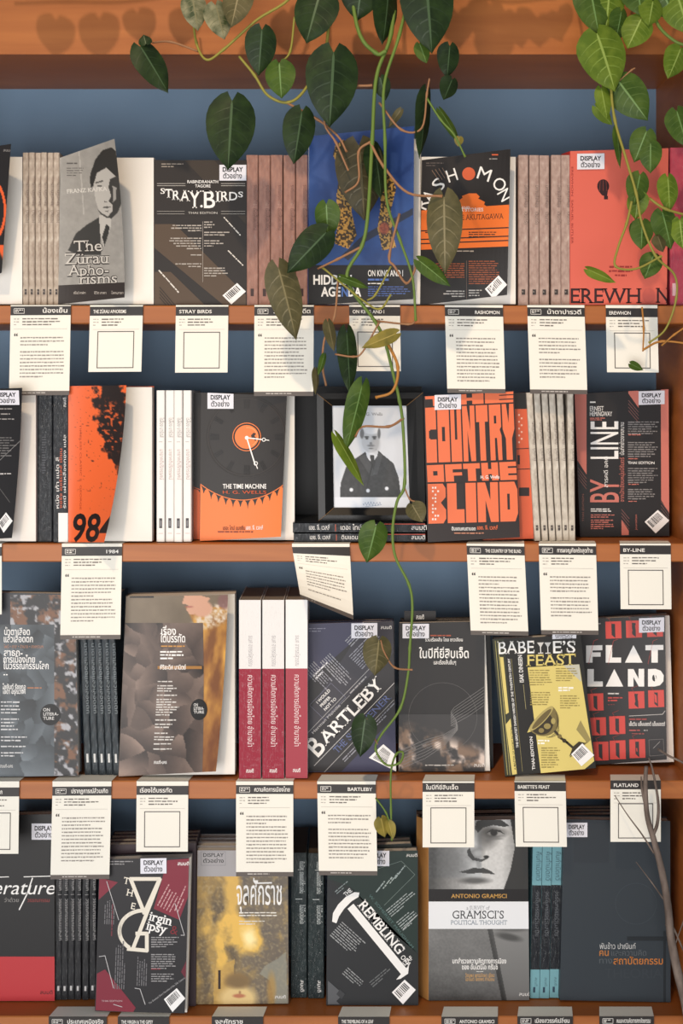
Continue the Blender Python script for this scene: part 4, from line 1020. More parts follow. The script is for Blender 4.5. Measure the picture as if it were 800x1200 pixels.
book('paperback_book', 'navy paperback with serif title running diagonally upward, third shelf', 3, [(360, 732), (460.5, 729), (464, 905), (358, 906)], 0.014, NV, a, st=(411.5, 731.5, 442, 749, -0.5))
plain_copies('%s navy copy behind the diagonal navy cover, top edge showing', 2, 'paperback_book', 3, [(361, 727), (462, 725), (464, 898), (360, 898)], 0.013, 0.060, (46, 46, 62), (40, 40, 52), 'navy copies behind the diagonal cover')
# --- black cover with circle and wavy lines
def statues(X, Y):
    n = fbm(X, Y, 14, 101, 5); m = vnoise(X, Y, 9, 111)
    v = np.clip((n-0.44)*6, 0, 1)*np.clip((Y-840-(X-468)*0.34)/14, 0, 1)
    w = np.clip((m-0.5)*5, 0, 1)
    return mixc(v, (38, 35, 36), (120+90*w, 96+96*w, 78+102*w))
a = Art(); a.picture(467, 838, 568, 905, statues, 0.9)
a.text('ในปีที่ยี่สิบเจ็ด', 491, 772, 8.2, WHT, w=58, bold=0.03); a.text('และเรื่องสั้นอื่นๆ', 521, 779.5, 3.6, WHT, w=26, al='c', bold=0.02)
a.greek(504, 745, 538, 747, 3, (158, 74, 50), th=1.5, rag=0); a.text('รวมเรื่องสั้น โดย ชาวเขียน', 520, 752.5, 3, WHT, w=44, al='c', bold=0.02)
a.arc(518.7, 841, 40, 0, 360, 0.4, (96, 94, 94), 60)
for i in range(7):
    o = i*3.6
    a.line([(567, 806+o), (548, 819+o), (532, 830+o*0.9), (528, 836+o*0.7), (534, 844+o*0.4), (536, 852+o*0.2), (520, 862+o*0.6), (498, 868+o), (470, 880+o)], 0.5, (120, 118, 118))
a.greek(498, 897, 552, 899, 3, (180, 176, 172), th=1.4, rag=0); a.text('สมมติ', 555, 899.5, 3, WHT)
book('paperback_book', 'black paperback with thin circle and wavy white lines under a Thai title', 3, [(468, 731), (568, 729), (574, 905.5), (467, 905.5)], 0.016, (38, 35, 36), a, cover=[(468, 731), (567.5, 729), (567.5, 905), (467, 905.5)], f=(0.004, 0.004), st=(471.5, 732, 502.5, 749))
plain_copies('%s black copy behind the wavy line cover, top edge showing', 2, 'paperback_book', 3, [(470, 726), (574, 724), (578, 898), (470, 898)], 0.013, 0.066, (36, 35, 37), (30, 29, 31), 'black copies behind the wavy line cover')
mb = MB(); yy = 0.0635
a = Art(); a.text('สมมติ', 492, 725.5, 4, WHT, w=9, al='c', bold=0.03)
shc = Sheet(quad(473.5, 715.8, 510.5, 760), yy); sheet_slab(mb, shc, C(38, 36, 38), t=0.001); lay_art(mb, a, shc)
o = mb.build('divider_card', P(492, 731, yy)); tag(o, 'small black card with white Thai mark sticking up behind the wavy line cover', 'card')
# --- black and yellow goblet cover
a = Art(); YL = (214, 196, 116); K = (38, 36, 34); YW = C(214, 192, 96)
a.poly([(577, 750), (590, 749.5), (606, 910), (592, 911)], C(58, 60, 44))
for x in (580, 583): a.line([(x, 752), (x+14.5, 909)], 0.7, (170, 160, 96))
a.poly([(585.5, 771), (589.5, 771), (596, 836), (592.5, 838)], YL); a.poly([(592.4, 850), (598, 843), (605.5, 908), (600, 909)], YL)
a.at(589.5, 771, 0); a.at()
a.text('THE GREATEST DANISH WRITER OF THE TWENTIETH CENTURY', 607.5, 877, 2.6, WHT, w=105, rot=95.6, bold=0.03)
a.text('A MASTER OF SHORT FICTION', 604.5, 903, 2.2, (60, 54, 30), w=50, rot=95.2, bold=0.03)
a.text('ISAK DINESEN', 613.5, 800.5, 4.6, WHT, w=32, rot=94, bold=0.03); a.line([(613, 803), (616, 832)], 0.4, (180, 170, 120)); a.line([(599, 773), (612, 905)], 0.4, (150, 140, 90))
a.text('THAI-EDITION', 627, 903, 3.4, WHT, w=39, rot=95, bold=0.03)
a.poly([(618, 783), (678.5, 779.5), (696, 893), (684, 903), (633.5, 907)], YL)
a.poly([(660, 781), (678.5, 779.5), (681, 800)], C(188, 186, 170)); a.poly([(680, 845), (692, 868), (688, 872), (675, 856)], C(150, 136, 84))
a.text('BABE', 583, 767.5, 14.5, WHT, w=43, serif=True, bold=0.01, rot=1.5); a.text('E\u2019S', 648, 766.5, 14, WHT, w=26, serif=True, bold=0.01, rot=1.5)
for x in (629, 637.5):
    a.poly([(x, 754), (x+8, 753.7), (x+4.3, 760)], (200, 198, 196)); a.line([(x+4, 759), (x+4.4, 766)], 0.9, WHT); a.line([(x+1.5, 766.5), (x+7, 766.2)], 0.9, WHT)
a.text('FEAST', 616.5, 781.5, 13, YL, w=58, serif=True, bold=0.012, rot=1.5)
TXY = (150, 134, 74)
a.greek(620, 786, 648, 806, 2.8, TXY, th=1.2); a.greek(651, 784, 677, 800, 2.8, TXY, th=1.2); a.greek(621, 812, 649, 830, 2.8, TXY, th=1.2); a.greek(654, 806, 676, 812, 3, (240, 236, 220), th=2); a.greek(656, 816, 680, 834, 2.8, TXY, th=1.2); a.greek(630, 868, 646, 874, 3, (244, 240, 226), th=2); a.greek(634, 877, 656, 902, 2.8, TXY, th=1.2)
GB = (120, 106, 62); GD = (64, 54, 36)
def cup(cx, cy, rr, dd, c0=0, c1=180, n=18):
    return [(cx+0.69*rr*math.cos(math.radians(c0+(c1-c0)*i/n))+0.72*dd*math.sin(math.radians(c0+(c1-c0)*i/n)), cy-0.72*rr*math.cos(math.radians(c0+(c1-c0)*i/n))+0.69*dd*math.sin(math.radians(c0+(c1-c0)*i/n))) for i in range(n+1)]
a.poly([(617.5, 859.5), (622, 850), (628, 846), (627, 857)], YL)
a.poly(cup(634, 843, 19.5, 22), GB); a.poly(cup(633.5, 847.5, 14, 15), GD)
a.poly(cup(634, 843, 19.5, 5, 0, 360, 30), C(176, 160, 98)); a.poly(cup(634.5, 843.5, 16, 3.2, 0, 360, 30), C(104, 90, 54))
a.ellipse(641, 852, 4, 3.4, C(150, 134, 80)); a.ellipse(634, 857, 3.2, 2.8, C(140, 124, 74)); a.ellipse(648, 846, 2.6, 3.6, C(168, 152, 92))
for i in range(6): a.line(cup(634+i*0.9, 844+i*0.9, 18.6-i*0.9, 19, 20+i*9, 60+i*16, 6), 0.4, (60, 50, 34))
a.line([(650, 858), (657, 866), (664, 871), (672, 878)], 2.8, GD); a.ellipse(655.5, 864, 2.6, 2.6, GB); a.ellipse(661, 869, 2.4, 2.4, GD)
a.poly([(667, 887), (671, 876), (678, 870), (687, 872), (677, 881)], GD); a.line([(668, 888), (687, 871)], 1.2, GB)
a.barcode([(669, 885), (682, 872), (696, 886), (681, 899)], n=9)
book('paperback_book', 'black and yellow paperback with an engraved goblet, leaning left on third shelf', 3, [(577, 750), (680, 745), (698, 901), (592, 911)], 0.022, K, a, shear=2, spine=(60, 62, 44), st=(647, 744.5, 675, 750, -1))
# --- black cover with red door squares
a = Art(); K = (42, 38, 41); RD = (202, 66, 58)
def door(x, y, w, h, s=1):
    a.poly([(x, y), (x+w, y-0.6), (x+w+0.6, y+h-0.6), (x+0.6, y+h)], RD)
    a.poly([(x+w*0.38, y+h*0.12), (x+w*0.62, y+2.5), (x+w*0.64, y+h*0.96), (x+w*0.4, y+h*0.78)] if s else [(x+w*0.4, y+2), (x+w*0.58, y+h*0.2), (x+w*0.6, y+h*0.86), (x+w*0.42, y+h)], K)
    a.line([(x+w*0.4, y+h*0.1), (x+w*0.2, y-4), (x+w*0.6, y-7)], 0.4, (150, 50, 46))
for x, y in ((709, 729.5), (733, 728.5), (757.5, 727.5)): door(x, y, 18.5, 20)
for x, y in ((688, 814), (736, 811.5), (759, 810)): door(x, y, 18.5, 20)
for x, y in ((691, 842), (713.5, 840.5)): door(x, y, 18.5, 21)
for x, y in ((694, 870.5), (714, 869), (737, 867.5)): door(x, y, 18.5, 22)
def fat(x, y, pts): a.poly([(x+p, y-q) for p, q in pts], WHT)
F_ = [(0, 0), (0, 20), (19, 20.4), (19, 14.5), (7.5, 14.3), (7.5, 12), (17, 12), (17, 7), (7.5, 7), (7.5, 0)]
L_ = [(0, 0), (0, 20.5), (7.5, 20.5), (7.5, 6), (18, 6), (18, 0)]
A_ = [(0, 0), (10, 20.5), (20.5, 0)]
T_ = [(7, 0), (7, 14.5), (0, 14.5), (0, 20.5), (21, 20.8), (21, 15), (14.5, 15), (14.5, 0)]
N_ = [(0, 0), (0, 20.5), (6.5, 20.5), (12.5, 9), (12.5, 20.8), (19, 20.8), (19, 0), (12.8, 0), (6.5, 11), (6.5, 0)]
D_ = [(0, 0), (0, 20.5), (9, 20.8), (15, 18.5), (18.5, 13), (18, 6), (14, 1.5), (8, 0)]
for l, x in ((F_, 686.5), (L_, 709.5), (A_, 732), (T_, 756)): fat(x, 777.5, l)
for l, x in ((L_, 688), (A_, 709.5), (N_, 735.5), (D_, 759)): fat(x, 805.5, l)
a.ellipse(766.5, 795.5, 2.6, 4, K)
for x0 in (686.5, 709.5, 756): a.line([(x0+3, 779), (x0+9, 752), (x0+14, 750)], 0.35, (190, 70, 64))
a.greek(712, 813, 732, 816, 3, (210, 206, 204), th=1.5); a.greek(712, 818, 730, 824, 3, (190, 66, 60), th=1.6); a.greek(712, 826, 728, 830, 3, (120, 56, 52), th=1.2)
a.line([(737, 840), (776, 838), (779, 834)], 0.7, (190, 186, 184)); a.greek(737, 843, 771, 846, 3, (158, 60, 56), th=1.6); a.text('เอ็ดวิน แอ็บบอตต์ แอ็บบอตต์', 737, 851.5, 3.4, WHT, w=42, bold=0.03); a.greek(737, 856, 752, 858, 3, (170, 80, 76), th=1.5); a.greek(754, 856, 762, 858, 3, GRY, th=1.5); a.greek(740, 860, 758, 861.5, 3, (140, 70, 66), th=1.4)
a.line([(760, 868), (777, 867), (778, 885.5), (761, 887)], 0.5, (120, 116, 116), closed=True); a.line([(765, 878), (773, 870)], 0.5, (170, 166, 166))
a.greek(690, 731, 706, 742, 5, (150, 146, 146), th=1.6)
book('paperback_book', 'black paperback with red open door squares and fat white capitals, third shelf right', 3, [(672, 727), (784, 721), (789.5, 895), (690, 898)], 0.022, K, a, cover=[(672, 727), (779, 722), (781, 891), (690, 898)], f=(0.016, 0.022), p=2, st=(748.5, 725.5, 778, 742.5, -1.2))

# ================================================================== ROW 4
a = Art(); K = (36, 36, 39); RD = C(182, 50, 56)
a.rect(-70, 1122, 64, 1175, RD); a.text('สมมติ', 47, 1166, 3.4, (70, 24, 28), bold=0.03)
a.text('literature', 63, 1049, 16, WHT, w=90, al='r', shear=0.28); a.line([(-18, 1029.5), (10, 1028.5)], 1.0, WHT); a.line([(28, 1028.5), (65, 1027.5)], 1.0, WHT); a.line([(38, 1030), (32, 1048), (22.5, 1067)], 1.4, WHT)
a.text('ว่าด้วย', 5, 1058, 3.4, GRY, w=17); a.text('วรรณกรรม', 32, 1058, 3.4, (150, 62, 60), w=26)
book('paperback_book', 'black paperback with white handwritten title above a red band, left end of bottom row', 4, [(-62, 957), (63.5, 955), (64, 1174), (-62, 1174)], 0.02, K, a, st=(37, 966, 66, 985))
BKSP = ramp_mat('charcoal_spine', [(0.3, (34, 34, 37)), (0.7, (54, 55, 58))], scale=(200, 200, 50), rough=0.35, wrap=True)
def bk_art(A, w, h):
    A.text('คาเรล ชาเปค  |  วรรณกรรมแปลโลก', w*0.6, h*0.15, 3.0, (160, 158, 158), w=h*0.48, rot=-90); A.rect(w*0.35, h*0.915, w*0.65, h*0.945, (190, 188, 188))
spines('paperback_book', ordl(6, '%s of six charcoal spines between red band cover and crimson cover'), 4, [64.2, 71.6, 79, 87, 96, 104], 7.6, 985, 1173, BKSP, bk_art, group='charcoal spines in the bottom row')
# --- crimson diamonds cover
a = Art(); K = (42, 41, 46); CR = (124, 36, 54); IV = (226, 218, 204)
a.poly([(196, 1009), (222, 1007), (221, 1050), (210, 1079), (180, 1066)], CR); a.poly([(115, 1029), (138, 1035), (115, 1056)], CR); a.poly([(112, 1185), (113.5, 1142), (123, 1137), (159, 1182), (156, 1187)], CR); a.poly([(219, 1125), (219, 1150), (212, 1140)], C(100, 32, 48))
a.greek(122, 1010, 160, 1015, 3, (150, 148, 150), th=1.3)
a.text('สมมติ', 208, 1015, 3.2, WHT, bold=0.03)
w = 4.4
a.line([(153, 1031), (187, 1031), (169, 1071)], w, IV, closed=True); a.line([(187, 1032), (156, 1112)], w, IV)
a.arc(168, 1092, 28, 88, 232, w, IV, 24, ry=24); a.line([(150, 1113), (172, 1115), (172, 1095), (160, 1095)], w, IV)
for ch, x, y in (('T', 144, 1036), ('H', 147.5, 1050), ('E', 153, 1066)): a.text(ch, x, y, 7.5, IV, rot=-12, serif=True, bold=0.02)
a.text('irgin', 173.5, 1079, 10.5, WHT, w=28, rot=-14, serif=True, bold=0.03); a.text('ipsy', 170.5, 1090, 10.5, WHT, w=25, rot=-13, serif=True, bold=0.03); a.text('&', 199, 1095, 10, (120, 34, 44), rot=-12)
a.at(184, 1062, 62); a.greek(0, 0, 30, 20, 4, (196, 150, 152), th=1.3); a.at(204, 1068, 66); a.greek(0, 0, 34, 10, 4, (196, 150, 152), th=1.3)
a.at(122, 1084, 88); a.greek(0, 0, 30, 14, 2.6, (110, 108, 112), th=1.1)
a.at(134, 1160, 88); a.greek(0, 0, 60, 14, 2.6, (110, 108, 112), th=1.1); a.at(160, 1156, 88); a.greek(0, 0, 36, 12, 2.6, (110, 108, 112), th=1.1)
a.at(130, 1098, 88); a.greek(0, 0, 56, 3, 2.6, (110, 46, 58), th=1.3)
a.at(); a.greek(177, 1099, 210, 1113, 2.7, (150, 148, 150), th=1.2); a.greek(177, 1119, 208, 1137, 2.7, (150, 148, 150), th=1.2); a.greek(177, 1142, 208, 1153, 2.7, (150, 148, 150), th=1.2); a.greek(177, 1136, 200, 1138, 2.7, (130, 46, 58), th=1.2)
for p in ([(116, 1122), (123, 1121), (133, 1159)], [(125, 1034), (139, 1079)], [(158, 1159), (164, 1160), (170, 1178)], [(205, 1060), (216, 1097), (212, 1097)], [(133, 1178), (143, 1181)]): a.line(p, 0.7, (196, 194, 196))
a.text('The Greatest Short Novelist of the 20th Century', 175, 1178, 2.2, (170, 168, 170), w=52, rot=36)
a.text('THAI EDITION', 119, 1175, 2, (200, 170, 174), w=24)
a.barcode([(192, 1172), (207, 1159), (217, 1171), (202, 1187)], n=10)
book('paperback_book', 'black and crimson paperback with a large ivory interlaced monogram, bottom row', 4, [(117, 1008), (224, 1004), (219, 1188.5), (111.5, 1186)], 0.016, K, a, cover=[(117, 1008), (221.5, 1006), (216.5, 1188.5), (111.5, 1186)], f=(0.012, 0.012), st=(164.5, 1006.5, 195, 1025, -0.5))
plain_copies('%s crimson and black copy behind the ivory monogram cover, top edge showing', 4, 'paperback_book', 4, [(126, 992), (229.5, 990), (229.5, 1181), (124, 1181)], 0.015, 0.031, (58, 40, 48), (52, 34, 44), 'copies behind the ivory monogram cover', dx=0)
# --- golden smoke cover
def smoke(X, Y):
    wx = 10*(fbm(X, Y, 14, 131)-0.5); wy = 10*(fbm(X, Y, 14, 137)-0.5)
    n = fbm(X+wx*1.6, Y*0.6+wy, 15, 121, 5); m = fbm(X+wx, Y+wy, 8, 141, 4); s = vnoise(X*0.9+Y*0.5, Y*0.9-X*0.5, 2.2, 191)
    right = np.clip((X-272-8*(m-0.5))/14, 0, 1)
    c = mixc(np.clip((n-0.3)*2.4, 0, 1), (92, 78, 58), (170, 138, 74)); c = mixc(right*0.8, c, (98, 90, 84)); c = mixc(np.clip((s-0.55)*2.2, 0, 1)*0.55, c, (178, 160, 120))
    c = mixc(np.clip(ell(X+wx, Y, 272, 1040, 9, 44, 0.7), 0, 1), c, (206, 166, 82))
    c = mixc(inpoly(X+wx*0.6, Y, [(256, 1095), (262, 1130), (274, 1125), (272, 1180), (250, 1180)])*0.7, c, (198, 158, 80))
    fl = np.clip(ell(X+wx, Y+wy, 290, 1098, 16, 24, 0.45)+ell(X+wx, Y+wy, 270, 1090, 16, 22, 0.5)+ell(X+wx, Y+wy, 258, 1118, 6, 16, 0.5)+ell(X+wx, Y+wy, 243, 1084, 8, 18, 1.0)*0.7+1.2*(m-0.55), 0, 1)
    c = mixc(fl, c, (224, 180, 84)); c = mixc(ell(X+wx, Y+wy, 291, 1100, 7, 11, 1.2), c, (250, 230, 170))
    wing = inpoly(X, Y, [(304, 1142), (310, 1133), (326, 1124), (335, 1116), (337, 1178), (322, 1178), (316, 1150)]); c = mixc(wing*0.75, c, (140, 140, 128)); c = mixc(ell(X, Y, 318, 1160, 5, 18, 0.8)*0.7, c, (170, 130, 62))
    c = mixc(ell(X, Y, 278, 1150, 14, 9, 0.6), c, (132, 104, 62)); c = mixc(ell(X, Y, 279, 1172, 22, 16, 0.5), c, (214, 186, 128)); c = mixc(ell(X, Y, 279, 1152, 13, 7, 0.8), c, (120, 96, 60)); c = mixc(ell(X, Y, 280, 1168, 7, 2.4, 0.6), c, (176, 110, 78)); c = mixc(ell(X, Y, 281, 1164, 1.4, 2, 0.6), c, (160, 120, 80))
    return c
a = Art(); a.picture(229, 1027, 339, 1178, smoke, 1.1); a.rect(229, 990, 340, 1028, C(158, 156, 160))
for t, x, w in (('จุลศักราช', 277, 53),): a.text(t, x, 1061, 22, WHT, w=w, bold=0.012)
a.line([(299, 1036), (318, 1035.5)], 1.6, WHT); a.greek(280, 1070, 330, 1076, 3.2, (226, 222, 214), th=1.3); a.greek(280, 1080, 316, 1085, 3.2, (210, 206, 198), th=1.2)
a.rect(255.5, 1138, 258.5, 1160, (60, 44, 36)); a.text('สมมติ', 322, 1171, 3, WHT); a.text('DISPLAY', 238, 1005, 4.2, (46, 46, 50), w=24, bold=0.02); a.text('ตัวอย่าง', 238, 1012, 3.6, (46, 46, 50), w=24, bold=0.02)
a.line([(235.5, 999), (264, 999), (264, 1015), (235.5, 1015)], 0.5, (130, 128, 134), closed=True)
book('paperback_book', 'golden smoke paperback with a silver top band and white Thai title, bottom row', 4, [(231.5, 997.5), (337, 997.5), (338, 1177), (229.5, 1178)], 0.018, (120, 96, 56), a, spine=(92, 66, 42), shear=-2)
plain_copies('%s grey copy behind the golden smoke cover, top edge showing', 3, 'paperback_book', 4, [(231, 990), (336, 990), (337, 1170), (231, 1170)], 0.017, 0.054, (150, 146, 146), (88, 70, 52), 'copies behind the golden smoke cover', dx=0)
GNSP = ramp_mat('black_green_spine', [(0.3, (32, 40, 42)), (0.7, (50, 60, 62))], scale=(160, 160, 50), rough=0.35, wrap=True)
def gn_art(A, w, h):
    A.text('ดับเบิลยู. ซอมเมอร์เซ็ต มอห์ม', w*0.55, h*0.06, 4.4, (190, 196, 196), w=h*0.22, rot=-90); A.line([(w*0.3, h*0.32), (w*0.7, h*0.32)], 0.7, (190, 196, 196)); A.text('ใบไม้ไหวใบหนึ่ง', w*0.55, h*0.36, 4.4, (190, 196, 196), w=h*0.13, rot=-90); A.text('สมมติ', w*0.6, h*0.88, 3.2, WHT, rot=-90)
spines('paperback_book', ['left of two dark green spines beside the golden smoke cover', 'right of two dark green spines beside the golden smoke cover'], 4, [340.5, 360.6], 19, 1001, 1171, GNSP, gn_art, group='dark green spines in the bottom row', depth=0.13, wrap_pages=pages_mat('brown_page_tops', (96, 86, 76)))
# --- dark cover with diagonal white T
a = Art(); K = C(44, 46, 50); GR = C(34, 54, 50)
a.poly([(384, 1000), (489, 998), (489, 1118), (384, 1030)], GR); a.poly([(384, 1030), (410, 1040), (489, 1130), (489, 1118)], C(40, 48, 48))
a.poly([(407, 1066), (414, 1060), (477, 1137), (470, 1143)], WHT)
a.poly([(389, 1081), (390, 1071), (396, 1061), (405, 1052), (415, 1046.5), (421, 1047), (420, 1052), (412, 1057), (403, 1066), (397, 1075), (394, 1083)], WHT); a.poly([(464, 1149), (479, 1132), (478, 1142), (469, 1148)], WHT)
a.at(418.5, 1062, -50.6); a.text('REMBLING', 0, 0, 11.5, WHT, w=75, serif=True, bold=0.03); a.text('OF A', 79, 0, 5.5, WHT, w=15, serif=True, bold=0.02)
a.at(474, 1133, 40); a.text('LEAF', 0, 0, 5, WHT, w=13, serif=True, bold=0.02); a.at(405, 1052, 40); a.text('THE', 0, 0, 5, WHT, w=10, serif=True, bold=0.02)
a.at(430, 1052, -50.6); a.text('W. SOMERSET MAUGHAM', 0, -2, 3.2, (80, 108, 106), w=80)
for x, y in ((440, 1046), (448, 1042), (456, 1036), (462, 1030)): a.at(x, y, 52); a.greek(0, 0, 26, 3, 3, (150, 162, 160), th=1.5, rag=0.3)
a.at(452, 1068, 40); a.greek(0, 0, 40, 12, 2.9, (150, 158, 158), th=1.2); a.at(464, 1082, 40); a.greek(0, 0, 26, 14, 2.9, (150, 158, 158), th=1.2)
a.at(398, 1084, -42); a.greek(0, -4, 40, 20, 2.9, (150, 152, 154), th=1.2); a.at(406, 1136, -42); a.greek(0, -2, 30, 10, 2.9, (140, 142, 144), th=1.2); a.at(440, 1146, 40); a.greek(-10, 0, 22, 10, 2.9, (100, 102, 104), th=1.2); a.at(394, 1048, 40); a.greek(0, -3, 24, 4, 2.9, (130, 140, 140), th=1.2)
a.at(); a.line([(472, 1090), (489, 1073)], 0.6, (190, 192, 192)); a.line([(440, 1020), (470, 1010), (486, 1026), (450, 1062)], 0.4, (120, 134, 130)); a.text('สมมติ', 476, 1005, 3, WHT)
a.poly([(384, 1150), (402, 1166), (394, 1174), (398, 1178), (384, 1178)], C(86, 88, 92)); a.poly([(398, 1160), (404, 1166), (400, 1172), (394, 1166)], C(66, 68, 72))
a.barcode([(459, 1164), (474, 1149), (487, 1161), (472, 1178)], n=8)
book('paperback_book', 'charcoal and dark green paperback with a slanted white letter T, bottom row', 4, [(384, 1000), (489.5, 997.5), (490, 1179), (382.5, 1179)], 0.018, K, a, st=(427, 998, 456, 1016))
plain_copies('%s dark green copy behind the slanted T cover, top edge showing', 2, 'paperback_book', 4, [(384, 992), (482, 988), (483, 1172), (384, 1172)], 0.016, 0.05, (36, 44, 44), (34, 40, 40), 'copies behind the slanted T cover')
# --- black and white face cover
def face(X, Y):
    g = 42+0*X
    mask = inpoly(X, Y, [(500, 940), (598, 940), (598, 962), (603, 994), (598, 1020), (590, 1043), (500, 1043)])
    f = 70+128*np.clip((X-508)/52, 0, 1)**0.8+16*(vnoise(X, Y, 2.2, 151)-0.5)
    f = f-50*np.clip((X-588)/16, 0, 1)
    g = g*(1-mask)+f*mask
    def dk(m, t, w=1.0): return g*(1-m*w*mask)+t*m*w*mask
    g = dk(ell(X, Y, 570, 980, 11, 13, 1.0), 74, 0.75); g = dk(ell(X, Y, 580, 977, 12, 5.5, 0.9), 60, 0.8)
    g = dk(inpoly(X, Y, [(556, 972), (558, 963), (570, 960), (588, 962), (597, 969), (590, 970), (578, 968), (566, 971), (560, 977)]), 40, 0.92)
    g = dk(ell(X, Y, 581, 977.5, 9, 3.0, 0.5), 176, 0.7); g = dk(ell(X, Y, 578.5, 977, 4.2, 3.6, 0.4), 30); g = dk(inpoly(X, Y, [(568, 978), (576, 972.4), (586, 974), (592, 979), (585, 976), (576, 975)]), 36)
    g = dk(ell(X, Y, 580, 984, 9, 1.4, 0.7), 104, 0.6)
    g = dk(ell(X, Y, 554, 985, 5, 14, 1.0), 214, 0.5); g = dk(ell(X, Y, 564, 990, 4.5, 12, 1.0), 120, 0.55)
    g = dk(ell(X, Y, 557, 1002, 8, 8, 0.9), 92, 0.55); g = dk(inpoly(X, Y, [(547, 998), (550, 994), (552, 1000), (556, 1006), (564, 1008), (573, 1004), (572, 1007), (564, 1011), (553, 1009), (548, 1004)]), 46, 0.85); g = dk(ell(X, Y, 569.5, 1005, 3.2, 1.6, 0.5), 24)
    g = dk(ell(X, Y, 560, 1001, 5, 3.5, 0.9), 186, 0.7)
    g = dk(ell(X, Y, 561, 1014, 3, 5, 0.9), 118, 0.5)
    g = dk(inpoly(X, Y, [(537, 1023), (548, 1020), (556, 1017.5), (561, 1019), (566, 1017.8), (574, 1021), (580, 1025.5), (571, 1025), (561, 1024), (550, 1025)]), 48, 0.92)
    g = dk(ell(X, Y, 564, 1027, 10, 2.6, 0.8), 190, 0.8); g = dk(ell(X, Y, 556, 1033, 16, 3.6, 0.9), 72, 0.85); g = dk(ell(X, Y, 530, 1012, 14, 18, 1.2), 96, 0.45)
    low = 112+30*(fbm(X, Y, 26, 161)-0.5)-26*np.clip((Y-1110)/60, 0, 1)+12*(vnoise(X, Y, 1.6, 171)-0.5)
    lap = inpoly(X, Y, [(574, 1088), (622, 1088), (622, 1178), (592, 1178), (585, 1140)])
    low = low*(1-lap)+(126-0.3*(Y-1090))*lap
    low = low-50*np.clip((np.abs(X-574-(Y-1090)*0.2) < 3)*1.0, 0, 1)
    low = low-52*ell(X, Y, 596, 1099, 14, 4, 0.8, rot=12)-30*ell(X, Y, 600, 1090, 18, 3, 0.8); low = low-36*np.clip((Y-1140)/40, 0, 1)*np.clip((600-X)/60, 0, 1)
    return gray(np.where(Y > 1085, low, g))
a = Art(); a.picture(502, 955, 620, 1174, face, 1.3)
a.rect(502, 1043, 620, 1058, (38, 36, 38)); a.text('ANTONIO GRAMSCI', 528.5, 1053.3, 4.6, (196, 150, 78), w=65, bold=0.02)
a.rect(502, 1057.5, 620, 1089.5, (226, 228, 232))
a.text('a SURVEY of', 560, 1067, 4.4, (150, 152, 158), w=27, al='c', serif=True); a.text('GRAMSCI\u2019S', 530, 1077.5, 9.2, (52, 54, 60), w=60, serif=True, bold=0.0); a.text('POLITICAL THOUGHT', 528, 1084.5, 5, (110, 124, 140), w=66, serif=True)
a.text('บทสำรวจความคิดทางการเมือง', 530, 1130, 4.4, WHT, w=63, bold=0.035); a.text('ของ อันโตนิโอ กรัมชี่', 541, 1137, 4.4, WHT, w=42, bold=0.035)
a.line([(558, 1139.5), (566, 1139.5)], 0.5, WHT); a.text('วัชรพล พุทธรักษา เขียน', 545, 1146, 3.4, (206, 160, 96), w=34); a.text('ไชยันต์ ไชยพร คำนิยม', 545, 1150.5, 3.4, (206, 160, 96), w=34); a.text('สมมติ', 608, 1168, 3.2, WHT)
TAN = ramp_mat('tan_spine', [(0.3, (148, 104, 58)), (0.7, (168, 122, 70))], scale=(30, 30, 20))
book('paperback_book', 'black and white face paperback with white title band and tan spine, bottom row', 4, [(502, 963), (618, 961), (620, 1173), (502, 1173.5)], 0.024, (46, 44, 46), a, spine=TAN, shear=-13)
plain_copies('%s face cover copy behind the black and white face, tan back edge showing', 2, 'paperback_book', 4, [(492, 960), (606, 958), (606, 1163), (492, 1163)], 0.021, 0.079, (40, 38, 40), TAN, 'copies behind the black and white face', dx=-2)
TL_ = (112, 160, 170)
def teal_art(A, w, h):
    A.rect(0, 0, w, h*0.29, (112, 160, 170)); A.rect(0, h*0.29, w, h*0.82, BLKW); A.rect(0, h*0.82, w, h, (112, 160, 170))
    A.text('คืนกำเนิดกวี', w*0.4, h*0.08, 4.4, (60, 86, 96), w=h*0.18, rot=-90); A.text('วรรณกรรมร่วมสมัย', w*0.42, h*0.33, 3.4, (96, 100, 106), w=h*0.28, rot=-90)
    A.rect(w*0.32, h*0.93, w*0.56, h*0.965, (44, 62, 80)); A.text('สมมติ', w*0.5, h*0.87, 2.4, (70, 96, 106), rot=-90)
spines('paperback_book', ordl(3, '%s of three teal and black spines between the face cover and slate cover'), 4, [621, 632.4, 644], 10.8, 985, 1171.6, C(*TL_, wrap=True), teal_art, group='teal and black spines', lean=[1.1, 1.1, 1.1])
# --- slate architecture cover
a = Art(); SL = C(58, 66, 74); G2 = (40, 46, 52)
a.rect(734.5, 1098.5, 786, 1103.5, G2); a.rect(777, 1092, 780, 1176, G2); a.rect(672, 962, 713, 1012, C(54, 61, 69)); a.arc(745, 1060, 24, 0, 360, 0.5, (66, 74, 82), 40)
a.text('พันข้าว ปาณินท์', 702.5, 1113, 5, (196, 196, 196), w=42); a.text('คน', 702, 1121, 6, (176, 112, 58), w=11, bold=0.03); a.text('และความคิด', 716, 1121, 5.4, (84, 90, 96), w=41)
a.text('ทาง', 702, 1130, 5.4, (84, 90, 96), w=15); a.text('สถาปัตยกรรม', 718.5, 1131, 6.4, (182, 112, 54), w=58, bold=0.03); a.text('THEORIA', 708, 1147, 11, (64, 71, 79), w=68, bold=0.02)
book('paperback_book', 'plain slate paperback with small orange Thai title, right end of bottom row', 4, [(661, 961), (785, 963), (785.5, 1175.5), (656, 1173)], 0.02, SL, a, st=(663, 965, 688, 982))
